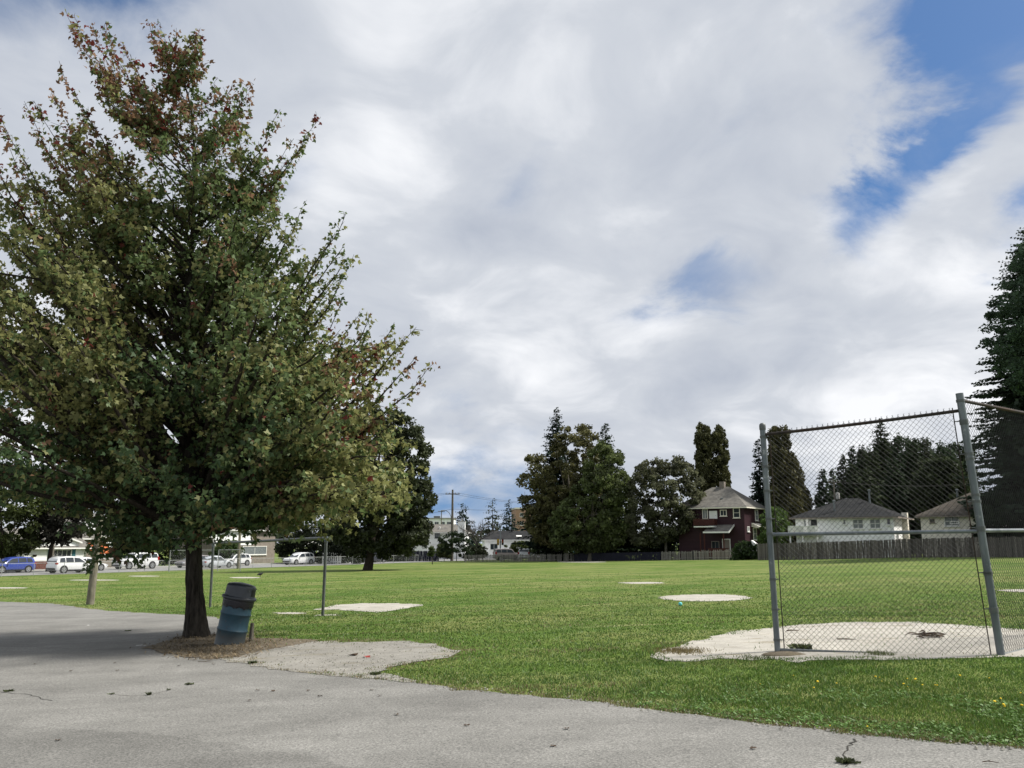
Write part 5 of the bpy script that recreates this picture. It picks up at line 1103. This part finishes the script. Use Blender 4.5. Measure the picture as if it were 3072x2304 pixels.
walls(ht, W, 8, ze, WHITE); rf = hiproof(ht, W, 8, ze, zpx(1592), DARKROOF, .55, 7.6); F = FACE(W, 8); m_ = lambda px: (px - 1535) / s
mb = MB(); mb.box((m_(1559), 1.25, ze + .72), (1.1, .5, .1), 0, 0, .5); mb.build('skylight', TRIM, rf); vent(ht, m_(1541), 3.4, zpx(1594), .4, rf, .15, BLACKP)
for px in (1545, 1566, 1578, 1592, 1609): mb = MB(); mb.box((m_(px), -.03, ze - .9), (.25, .06, 1.6)); mb.build('wall_batten', BARKF, ht)
window(ht, F['front'], m_(1470), 1.6, 1.6, 1.3, TRIM); 
b = BASE(1598, 320); s = 2692/320; ht = thing('apartment_block', 'peach apartment block with pale balconies half hidden by the middle trees', 'building', b, R(8)); zt_ = 1.55 + (1629 - 1528) / s - b.z; walls(ht, 12, 12, zt_, PEACH); F = FACE(12, 12)
mb = MB(); mb.box((0, 6, zt_ + .25), (12.4, 12.4, .5)); mb.build('parapet', CREAM, ht)
for k in range(4):
    z_ = zt_ - 3.2 - k*3.
    mb = MB(); mb.box((2.6, -.6, z_), (5.4, 1.3, 1.0)); mb.build('balcony', WHITE, ht); window(ht, F['front'], 1.2, z_ + .7, 2.8, 1.6, TRIM, GLASS, (2, 0)); window(ht, F['front'], -4.6, z_ + .4, 1.3, 1.4, TRIM, GLASS)
mb = MB(); mb.tube([(-2, 5, zt_), (-2, 5, zt_ + 6.5)], .06, 5); mb.build('antenna', GALVD, ht)
b = BASE(1320, 285); s = 2692/285; ht = thing('flat_roofed_building', 'far pale flat-roofed building above the white chimney house', 'building', b, 0); zt_ = 1.55 + (1629 - 1558) / s - b.z; walls(ht, 8.6, 10, zt_, WHITE); mb = MB(); mb.box((0, 5, zt_ + .2), (9, 10.4, .4)); mb.build('parapet', CONC, ht); mb = MB(); mb.box((-1.4, 4, zt_ + .7), (2., 2., .7)); mb.build('roof_unit', GALVD, ht)
for k in range(4): window(ht, FACE(8.6, 10)['front'], -3.8 + k * 1.95, zt_ - 2., 1.4, 1.2, TRIM, GLASS)
b = BASE(1700, 168); s = 2692/168; ht = thing('blue_house', 'small light blue house with white trim under the middle trees', 'house', b, R(-6)); zpx = lambda y: 1.55 + (1629 - y) / s - b.z; walls(ht, 6.2, 7, zpx(1609), BLUEW); gable(ht, 6.2, 7, zpx(1609), zpx(1596), BLUEW, .4, 'x', fascia=TRIM); F = FACE(6.2, 7); window(ht, F['front'], -2.3, zpx(1630), 1.7, 1.2, TRIM, GLASS, (2, 0)); window(ht, F['front'], .8, zpx(1630), 1.6, 1.2, TRIM, GLASS, (1, 0)); door(ht, F['front'], -.3, .8, .9, 2., TRIM)
# white lean-to
b = BASE(2257, 117); s = 2692/117; t = thing('white_tarp_shelter', 'white tarp shelter peeping over the fence behind the ivy bush', 'shelter', b, R(-20)); mb = MB(); h1_ = 1.55 + (1629 - 1621) / s - b.z; mb.add([(-1.0, -1, h1_ - 1.1), (0, -1, h1_), (1.15, -1, h1_ - .9), (1.35, -1, h1_ - 1.6), (-1., 1.5, h1_ - 1.1), (0, 1.5, h1_), (1.15, 1.5, h1_ - .9), (1.35, 1.5, h1_ - 1.6)], [(0, 1, 5, 4), (1, 2, 6, 5), (2, 3, 7, 6), (0, 3, 2, 1)]); mb.build('tarp', WHITE, t, fixn=False)
for x_ in (-.9, 1.2): mb = MB(); mb.tube([(x_, -.95, -.1), (x_, -.95, h1_ - 1.1)], .03, 6); mb.build('pole', GALVD, t)

# ================================================================== FENCES
def pickets(name, label, cat, pts, h, mat, sp=.155, w=.095, seed=1, postmat=None, jit=.05, gap=.04):
    r = random.Random(seed); W_ = [BASE(*p) for p in pts]; t = thing(name, label, cat, W_[0]); o3 = W_[0]; mb = MB(); ra_ = MB(); pm = []
    for a, b in zip(W_, W_[1:]):
        d = b - a; d.z = 0; L_ = d.length; d.normalize(); an = math.atan2(d.y, d.x); n = int(L_ / sp)
        for k in range(n):
            if r.random() < gap: continue
            p = a.lerp(b, (k + .5) / n); z_ = zg(p.x, p.y); hh = h * r.uniform(1 - jit, 1 + jit); c_ = p - o3; c_.z = z_ - o3.z + hh/2 - .04
            b0 = len(mb.v); mb.box((0, 0, 0), (w * r.uniform(.8, 1.1), .025, hh)); Mx = Matrix.Translation(c_) @ Matrix.Rotation(an, 4, 'Z') @ Matrix.Rotation(r.gauss(0, .025), 4, 'Y'); mb.v[b0:] = [tuple(Mx @ Vector(v)) for v in mb.v[b0:]]
        nr = max(2, int(L_ / 5))
        for f_ in (.22, .8):
            for k in range(nr):
                p, q_ = a.lerp(b, k / nr), a.lerp(b, (k + 1) / nr); n_ = Vector((-d.y, d.x, 0)) * .045; e = lambda v: Vector((v.x, v.y, zg(v.x, v.y) + h * f_)) - o3 + n_
                ra_.tube([e(p), e(q_)], .04, 4)
        np_ = max(1, int(L_ / 2.6))
        for k in range(np_ + 1):
            p = a.lerp(b, k / np_) + Vector((-d.y, d.x, 0)) * .12; pm.append(p)
    mb.build('pickets' if cat != 'board fence' else 'boards', mat, t); ra_.build('rails', mat, t)
    for p in pm[:95]: q_ = MB(); q_.box((p.x - o3.x, p.y - o3.y, zg(p.x, p.y) - o3.z + h * .5), (.11, .11, h * 1.02)); q_.build('fence_post', postmat or mat, t)
    return t
pickets('picket_fence', 'low grey picket fence right of the utility pole before parked cars', 'fence', [(1393, 141), (1560, 136.5), (1683, 133.2)], 1.1, PICKET, seed=1)
pickets('picket_fence', 'short leaning piece of grey picket fence left of the navy fence', 'fence', [(1693, 133), (1719, 132.3)], 1.2, PICKET, seed=2)
pickets('navy_fence', 'low dark navy slat fence under the middle tree group', 'fence', [(1722, 132), (1850, 129), (1980, 125.5)], 1.2, NAVY, .128, .124, 3, jit=.01, gap=.0)
pickets('picket_fence', 'grey picket fence piece right of the navy fence', 'fence', [(1983, 125.3), (2074, 121.8)], 1.22, PICKET, seed=4)
pickets('picket_fence', 'worn grey picket fence with white specks before the maroon house', 'fence', [(2080, 121.6), (2200, 117), (2278, 113.5)], 1.28, PICKET, seed=5, jit=.09)
pickets('board_fence', 'tall dark weathered board fence behind the baseball backstop', 'board fence', [(2272, 107.5), (2450, 101), (2700, 93.5), (2950, 87), (3350, 79)], 1.95, WOODF, .150, .146, 6, jit=.03, gap=.0)
pickets('gate', 'dark narrow gate between two grey picket fence pieces', 'gate', [(2075, 121.9), (2079.5, 121.7)], 1.2, NAVY, .1, .095, 8, jit=.01, gap=0)
pickets('white_garden_fence', 'white picket fence in shade between goal post and chestnut', 'fence', [(968, 131), (1022, 130)], 1.7, TRIM, .3, .16, 9, jit=.05)
pickets('navy_wall_fence', 'dark navy board fence in front of the white chimney house', 'fence', [(1195, 150), (1316, 150)], 1.75, NAVY, .15, .146, 10, jit=.0, gap=0)
def hedgewall(name, label, px0, px1, off, h, mat, cat='wall'):
    a, b = st_px(px0, off), st_px(px1, off); t = thing(name, label, cat, a); mb = MB(); n = 12
    for k in range(n):
        p, q_ = a.lerp(b, k/n), a.lerp(b, (k+1)/n); nn = SN * .25; z = lambda v: Vector((v.x, v.y, zg(v.x, v.y))) - a; up = Vector((0, 0, h))
        mb.add([z(p), z(q_), z(q_) + up, z(p) + up, z(p) + nn + up, z(q_) + nn + up], [(0, 1, 2, 3), (3, 2, 5, 4)])
    mb.build('wall', mat, t); mb = MB(); mb.tube([a.lerp(b, k/n) - a + SN*.12 + Vector((0, 0, h + .04)) for k in range(n+1)], .1, 6); mb.build('coping', CONC, t); return t
hedgewall('garden_wall', 'low red-brown garden wall below the gabled white house', -60, 240, 20.5, 1.0, BRICK); hedgewall('garden_wall', 'dull brown garden wall behind the big white wagon', 285, 372, 20.5, 1.15, GREYWALL)

# ================================================================== VEHICLES
PROF = {
 'suv': [(0, .46, .78, .80, .86), (.015, .33, 1.0, 1.06, .95), (.05, .27, 1.06, 1.50, 1), (.10, .25, 1.07, 1.64, 1), (.25, .24, 1.06, 1.70, 1), (.45, .23, 1.04, 1.69, 1), (.56, .23, 1.02, 1.62, 1), (.62, .23, 1.01, 1.50, 1), (.745, .23, 1.0, 1.03, 1), (.82, .23, .97, .985, .99), (.93, .25, .89, .90, .95), (.985, .29, .76, .77, .87), (1, .40, .64, .65, .80)],
 'wagon': [(0, .48, .85, .87, .92), (.01, .36, 1.05, 1.10, .97), (.025, .32, 1.10, 1.58, 1), (.05, .30, 1.10, 1.66, 1), (.3, .29, 1.09, 1.70, 1), (.52, .29, 1.08, 1.69, 1), (.60, .29, 1.07, 1.60, 1), (.69, .29, 1.07, 1.10, 1), (.80, .29, 1.05, 1.065, 1), (.95, .30, 1.0, 1.01, .97), (.99, .33, .88, .89, .92), (1, .42, .7, .71, .88)],
 'sedan': [(0, .45, .80, .81, .86), (.02, .34, .98, .99, .93), (.13, .27, 1.03, 1.045, .98), (.17, .26, 1.03, 1.10, 1), (.28, .25, 1.02, 1.55, 1), (.36, .24, 1.01, 1.66, 1), (.48, .24, 1.0, 1.70, 1), (.56, .24, .99, 1.62, 1), (.70, .24, .98, 1.01, 1), (.80, .24, .94, .955, .99), (.93, .26, .84, .85, .94), (.985, .30, .72, .73, .86), (1, .40, .62, .63, .80)]}
WINS = {'suv': [(.085, .105, .215, .215), (.235, .235, .415, .415), (.435, .435, .70, .565)], 'wagon': [(.04, .05, .20, .20), (.225, .225, .40, .40), (.42, .42, .655, .57)], 'sedan': [(.215, .30, .40, .40), (.42, .42, .655, .55)]}
GL_ = {'suv': (.735, .60, .022, .075), 'wagon': (.685, .605, .016, .03), 'sedan': (.695, .555, .175, .30)}
def car(kind, name, label, paint_, L_, Wd, H, wr=.36, roofrails=False, trim=True):
    t = thing(name, label, 'car', (0, 0, 0), 0, None); st_ = PROF[kind]; k = H / 1.70
    def sec(f):
        for a, b in zip(st_, st_[1:]):
            if a[0] <= f <= b[0]: u = (f - a[0]) / (b[0] - a[0]); return [a[i] + (b[i] - a[i]) * u for i in range(5)]
    def ring(f):
        _, zb, zl, zt_, ws = sec(f); w = Wd / 2 * ws; zb, zl, zt_ = zb * (.9 + .1*k), zl * k, zt_ * k; q_ = max(0, min(1, (zt_ - zl) / (.62 * k)))
        wr_ = w * (.96 - .20 * q_); e = min(.05, (zt_ - zl) * .5)
        return [(w * .90, zb), (w * .985, zb + .14), (w, (zb + zl) / 2 + .1), (w * .965, zl), (wr_, zt_ - e), (wr_ * .88, zt_), (0, zt_ + .015)]
    mb = MB(); n = len(st_); vs_ = []
    for s_ in st_:
        rg_ = ring(s_[0]); x = (s_[0] - .5) * L_; full = rg_ + [(-y, z) for y, z in rg_[-2::-1]]; vs_ += [(x, y, z) for y, z in full]
    m = 13; fs = [(i*m + j, i*m + j + 1, (i+1)*m + j + 1, (i+1)*m + j) for i in range(n - 1) for j in range(m - 1)] + [(i*m + m - 1, i*m, (i+1)*m, (i+1)*m + m - 1) for i in range(n - 1)] + [tuple(range(m)), tuple((n-1)*m + j for j in range(m))[::-1]]
    mb.add(vs_, fs); mb.build('body', paint_, t, True, 32)
    lp = lambda a, b, u: (a[0] + (b[0] - a[0]) * u, a[1] + (b[1] - a[1]) * u)
    for sgn in (1, -1):
        for fb0, ft0, fb1, ft1 in WINS[kind]:
            pts = []
            for f, u in ((fb0, .1), (fb1, .1), (ft1, .88), (ft0, .88)):
                rg_ = ring(f); a, b = rg_[3], rg_[4]
                if u < .5: y, z = a[0] * .995, a[1] + .06 * k; 
                else: y, z = lp(a, b, u)
                pts.append(((f - .5) * L_, sgn * (y + .012), z))
            mb = MB(); mb.add(pts, [(0, 1, 2, 3)]); mb.build('side_window', GLASS, t, fixn=False)
    f0, f1, r0_, r1_ = GL_[kind]
    for nm, (fa_, fb2) in (('windshield', (f0, f1)), ('rear_window', (r0_, r1_))):
        pts = []
        for f, u in ((fa_, .86), (fb2, .80)):
            rg_ = ring(f); y = rg_[4][0] * u + .04; pts += [((f - .5) * L_ + (.015 if nm == 'windshield' else -.02), y, rg_[5][1] + .014), ((f - .5) * L_ + (.015 if nm == 'windshield' else -.02), -y, rg_[5][1] + .014)]
        mb = MB(); mb.add([pts[0], pts[1], pts[3], pts[2]], [(0, 1, 2, 3)]); mb.build(nm, GLASS, t, fixn=False)
    for f in (.185, .80):
        for sgn in (1, -1):
            x = (f - .5) * L_; y = Wd / 2; Rx = Matrix.Rotation(-sgn * math.pi / 2, 3, 'X')
            mb = MB(); mb.lathe([(wr * 1.17, -.05), (wr * 1.17, .006)], 22, (x, sgn * y, wr * 1.02), 0, Rx); mb.build('wheel_arch', BLACKP, t, True, 40)
            mb = MB(); mb.lathe([(wr * .9, -.14), (wr, -.10), (wr, .0), (wr * .95, .018), (wr * .70, .02)], 24, (x, sgn * y, wr), 0, Rx); o = mb.build('wheel', TYRE, t, True, 40)
            mb = MB(); mb.lathe([(wr * .69, .0), (wr * .69, .025), (wr * .6, .02), (wr * .2, .028), (wr * .08, .03)], 20, (x, sgn * y, wr), 0, Rx)
            ri = mb.build('rim', RIM, o, True, 40); mb = MB()
            for q_ in range(5):
                a = 2 * math.pi * q_ / 5 + .3; c_ = Vector((math.cos(a) * wr * .43, math.sin(a) * wr * .43, .03)); mb.lathe([(wr * .12, .024), (wr * .12, .031)], 8, Vector((x, sgn * y, wr)) + Rx @ Vector((c_.x, c_.y, 0)), 0, Rx)
            mb.build('rim_opening', TYRE, o)
    for sgn in (1, -1):
        rg_ = ring(.965); mb = MB(); mb.box(((.965 - .5) * L_, sgn * (rg_[3][0] - .12), rg_[3][1] - .09), (.30, .30, .14), 0, -sgn * .25); mb.build('headlight', HEADL, t)
        rg_ = ring(.03 if kind != 'sedan' else .02); mb = MB(); mb.box(((.025 - .5) * L_, sgn * (rg_[3][0] - .09), rg_[3][1] - (.03 if kind != 'sedan' else .1)), (.22, .24, .16 if kind != 'wagon' else .4)); mb.build('taillight', REDL, t)
        mb = MB(); mb.box(((.665 - .5) * L_, sgn * (Wd/2 + .10), 1.03 * k), (.12, .18, .13)); mb.build('mirror', paint_, t)
        if trim: mb = MB(); mb.box((0, sgn * (Wd/2 * .955), .30), (L_ * .60, .10, .14)); mb.build('sill', BLACKP, t)
    mb = MB(); mb.box((.5 * L_ - .06, 0, .46), (.16, Wd * .74, .16)); mb.build('grille', BLACKP, t)
    mb = MB(); mb.box((-.5 * L_ + .05, 0, .44), (.16, Wd * .80, .20)); mb.build('bumper', BLACKP if trim else paint_, t)
    if roofrails:
        for sgn in (1, -1): mb = MB(); mb.tube([((f - .5) * L_, sgn * (ring(f)[5][0] - .03), ring(f)[5][1] + .05) for f in (.1, .3, .5)], .022, 6); mb.build('roof_rail', BLACKP, t)
    return t
CG = 'vehicles parked along the street beside the field'
def park(t, px, py, face, group=CG, off=None):
    g = G(px, py); o_ = (g - FA).dot(SN); o_ = off if off is not None else max(3.2, min(15.0, o_)); p = st_px(px, o_); p.z += .022
    print(t.name, 'off', round((g - FA).dot(SN), 1), '->', round(o_, 1), 'Y', round(p.y, 1)); t.location = p; t.rotation_euler = (0, 0, AZ + (0 if face > 0 else math.pi)); t['group'] = group
park(car('suv', 'parked_car', 'blue crossover cut off by the left picture edge', PBLUE, 4.6, 1.85, 1.66), 38, 1719, -1)
park(car('suv', 'parked_car', 'white crossover with black lower trim seen from the rear, left of the wooden post', PWHITE, 4.65, 1.87, 1.70, .37, True), 222, 1719, 1)
park(car('sedan', 'parked_car', 'white car mostly hidden behind the white crossover and the wooden post', PWHITE, 4.6, 1.8, 1.52), 262, 1713, 1)
park(car('wagon', 'parked_car', 'big boxy white wagon with five doors, front to the left', PWHITE, 5.3, 2.0, 1.95, .42, False, False), 411, 1707, -1)
park(car('suv', 'parked_car', 'grey car mostly hidden behind the maple trunk', PGREY, 4.5, 1.8, 1.55), 584, 1703, -1)
park(car('sedan', 'parked_car', 'silver sedan just right of the maple trunk', PSILV, 4.6, 1.8, 1.48, .33, trim=False), 650, 1704, 1)
park(car('suv', 'parked_car', 'white crossover half hidden behind the silver sedan', PWHITE, 4.65, 1.9, 1.66, .38), 706, 1698, -1)
park(car('suv', 'parked_car', 'white family car standing alone left of the tall goal post', PWHITE, 4.85, 1.85, 1.72, .36, True, False), 899, 1694, -1)
park(car('sedan', 'parked_car', 'dark navy car in the shade of the chestnut tree', PDARK, 4.7, 1.8, 1.5), 1122, 1688, 1)
def stand(t, px, Y, rz): p = BASE(px, Y); t.location = p; t.rotation_euler = (0, 0, rz); t['group'] = 'vehicles behind the grey picket fence'
stand(car('wagon', 'parked_car', 'white wagon seen from behind over the grey picket fence', PWHITE, 4.9, 1.9, 1.9), 1575, 146, R(84))
stand(car('sedan', 'parked_car', 'low white car over the picket fence, right of the white wagon', PWHITE, 4.5, 1.8, 1.5), 1627, 145, R(60)); stand(car('sedan', 'parked_car', 'white car near the right end of the picket fence', PSILV, 4.5, 1.8, 1.55), 1670, 142, R(75)); stand(car('wagon', 'parked_car', 'dark car with a pale roof over the fence below the traffic light', PGREY, 4.9, 1.9, 1.95), 1525, 150, R(15))
# mailbox-like grey post behind the picket fence end
b = BASE(1694, 137); mb = MB(); mb.box((0, 0, .65), (.5, .45, 1.3)); mb.tube([(-.25, 0, 1.3), (.25, 0, 1.3)], .225, 14); o = mb.build('mailbox', CONC, smooth=True, sharp=35); o.location = b; tag(o, 'pale round-topped box at the right end of the low picket fence', 'mailbox')

# ================================================================== POLES, LAMPS, WIRES
def upole(label, px, base_y, top_y, Y=None, rad=.16, arm=None, armw=2.4, mat=None, lean=0.):
    b = G(px, base_y) if Y is None else BASE(px, Y); H = P(px, top_y, b.y).z - b.z; t = thing('utility_pole', label, 'pole', b, 0, 'utility poles')
    mb = MB(); mb.tube([(0, 0, -.3), (0, 0, H * .5), (lean, 0, H)], [rad * 1.1, rad * .9, rad * .65], 10); mb.build('pole', mat or POLED, t, True, 40)
    if arm:
        mb = MB(); mb.box((lean, -.2, H - arm), (armw, .12, .14)); o = mb.build('crossarm', POLED, t); mb = MB()
        for k in (-.45, -.2, .2, .45): mb.lathe([(.05, 0), (.07, .1), (.05, .2)], 8, (lean + armw * k, -.2, H - arm + .07))
        mb.build('insulators', CONC, o)
    return t, b, H
t1, b1, H1 = upole('tall wooden utility pole with a crossarm left of the middle gap', 1356, 1682, 1469, 150, .24, .75, 2.4)
t2, b2, H2 = upole('far small utility pole above the white chimney house', 1323, 0, 1532, 215, .15, .25, 1.6)
t3, b3, H3 = upole('wooden utility pole in front of the white gabled house', 152, 1711, 1400, None, .2)
t4, b4, H4 = upole('wooden utility pole left of the white crossover behind the far backstop', 714, 1706, 1480, None, .16, mat=POLEW)
t5, b5, H5 = upole('thin utility pole with a grey transformer behind the white house', 2513, 0, 1437, 114, .13, .45, 1.6)
mb = MB(); mb.lathe([(.02, 0), (.24, .02), (.25, .1), (.25, .75), (.2, .85), (.02, .88)], 14, (.35, -.2, H5 - 2.6)); mb.build('transformer', CONC, t5, True, 40)
mb = MB(); mb.tube([(.05, -.1, H5 - 2.2), (.5, -.1, H5 - 1.4), (.5, -.1, H5 - .9)], .03, 5); mb.build('bracket', GALVD, t5)
def wire(label, a, b, sag, rad=.012, group=None):
    mb = MB(); n = 14; mb.tube([Vector(a).lerp(Vector(b), k / n) - Vector((0, 0, sag * 4 * (k/n) * (1 - k/n))) for k in range(n + 1)], rad, 4); o = mb.build('power_line', BLACKP); tag(o, label, 'wire', group)
top1 = b1 + Vector((0, -.2, H1 - .55))
for dx, py, pz in ((-.9, 1475, 1490), (.9, 1478, 1486)): wire('thin power lines running from the tall utility pole to both sides', top1 + Vector((dx, 0, 0)), P(900, py, 150), .9, .018, 'power lines in the gap'); wire('thin power lines running from the tall utility pole to both sides', top1 + Vector((dx, 0, 0)), P(1760, pz + 20, 156), .8, .018, 'power lines in the gap')
wire('lower cable crossing the gap below the crossarm', P(1100, 1552, 152), b1 + Vector((0, -.2, P(1356, 1527, 150).z - b1.z)), .5, .02); wire('lower cable right of the tall utility pole', b1 + Vector((0, -.2, P(1356, 1527, 150).z - b1.z)), P(1760, 1505, 160), .7, .02)
top5 = b5 + Vector((0, -.2, H5 - .35)); wire('pair of power lines across the firs from the thin pole', top5 + Vector((-.7, 0, 0)), P(2380, 1452, 118), .3, .014, 'power lines by the firs')
for dx, y_ in ((-.7, 1446), (.7, 1450)): wire('pair of power lines across the firs from the thin pole', top5 + Vector((dx, 0, 0)), P(2960, y_, 110), .5, .014, 'power lines by the firs')
for dz_ in (0, .55): wire('telephone wires hanging before the dark brownish tree', P(-60, 1566 + dz_*40, b3.y), b3 + Vector((0, 0, P(152, 1566 + dz_*40, b3.y).z - b3.z)), .2, .02, 'wires along the street'); wire('telephone wires hanging before the dark brownish tree', b3 + Vector((0, 0, P(152, 1566 + dz_*40, b3.y).z - b3.z)), b4 + Vector((0, 0, P(714, 1600 + dz_*40, b4.y).z - b4.z)), 1.2, .02, 'wires along the street')
def lamp(label, px, Y, ytop, reach, sgn, base=None):
    b = BASE(px, Y); H = P(px, ytop, Y).z - b.z; t = thing('street_lamp', label, 'street lamp', b, 0, 'curved street lamps'); mb = MB()
    pts = [(0, 0, -.2), (0, 0, H - 2.)] + [(sgn * reach * (1 - math.cos(a)), 0, H - 2. + 2. * math.sin(a)) for a in [k * math.pi / 12 for k in range(1, 7)]]
    mb.tube(pts, [.12, .10] + [.07] * 6, 8); mb.build('pole', GALV, t, True, 40); mb = MB(); e = pts[-1]; mb.box((e[0] + sgn * .35, 0, e[2] - .03), (.8, .3, .14)); mb.build('lamp_head', CONC, t); return t, b, H
tl, bl_, Hl = lamp('curved street lamp carrying the traffic light, right of the bare tree', 1501, 163, 1560, 1.3, 1); lamp('far curved street lamp behind the tall utility pole', 1353, 190, 1531, 1.5, -1)
z_ = P(1508, 1626, 163).z; t = thing('traffic_light', 'small black traffic light on the lamp post above the picket fence', 'traffic light', Vector((bl_.x, bl_.y - .2, z_ - .5)))
for x_ in (.42, -.42):
    mb = MB(); mb.box((x_, 0, .5), (.38, .3, 1.1)); hd = mb.build('signal_head', M('signal_yellow', (.35, .22, .02)) if x_ < 0 else BLACKP, t); 
    for k, m in enumerate((BLACKP, M('amber_lens', (.45, .12, .02)), REDL) if x_ > 0 else (BLACKP,)): mb = MB(); mb.lathe([(.11, 0), (.11, .03), (.01, .05)], 12, (x_, -.15, .2 + .3 * k), 0, Matrix.Rotation(math.pi/2, 3, 'X')); mb.build('lens', m, hd)
mb = MB(); mb.tube([(-.4, 0, .5), (.4, 0, .5)], .03, 6); mb.build('bracket', GALVD, t)
print('objects', len(bpy.data.objects))
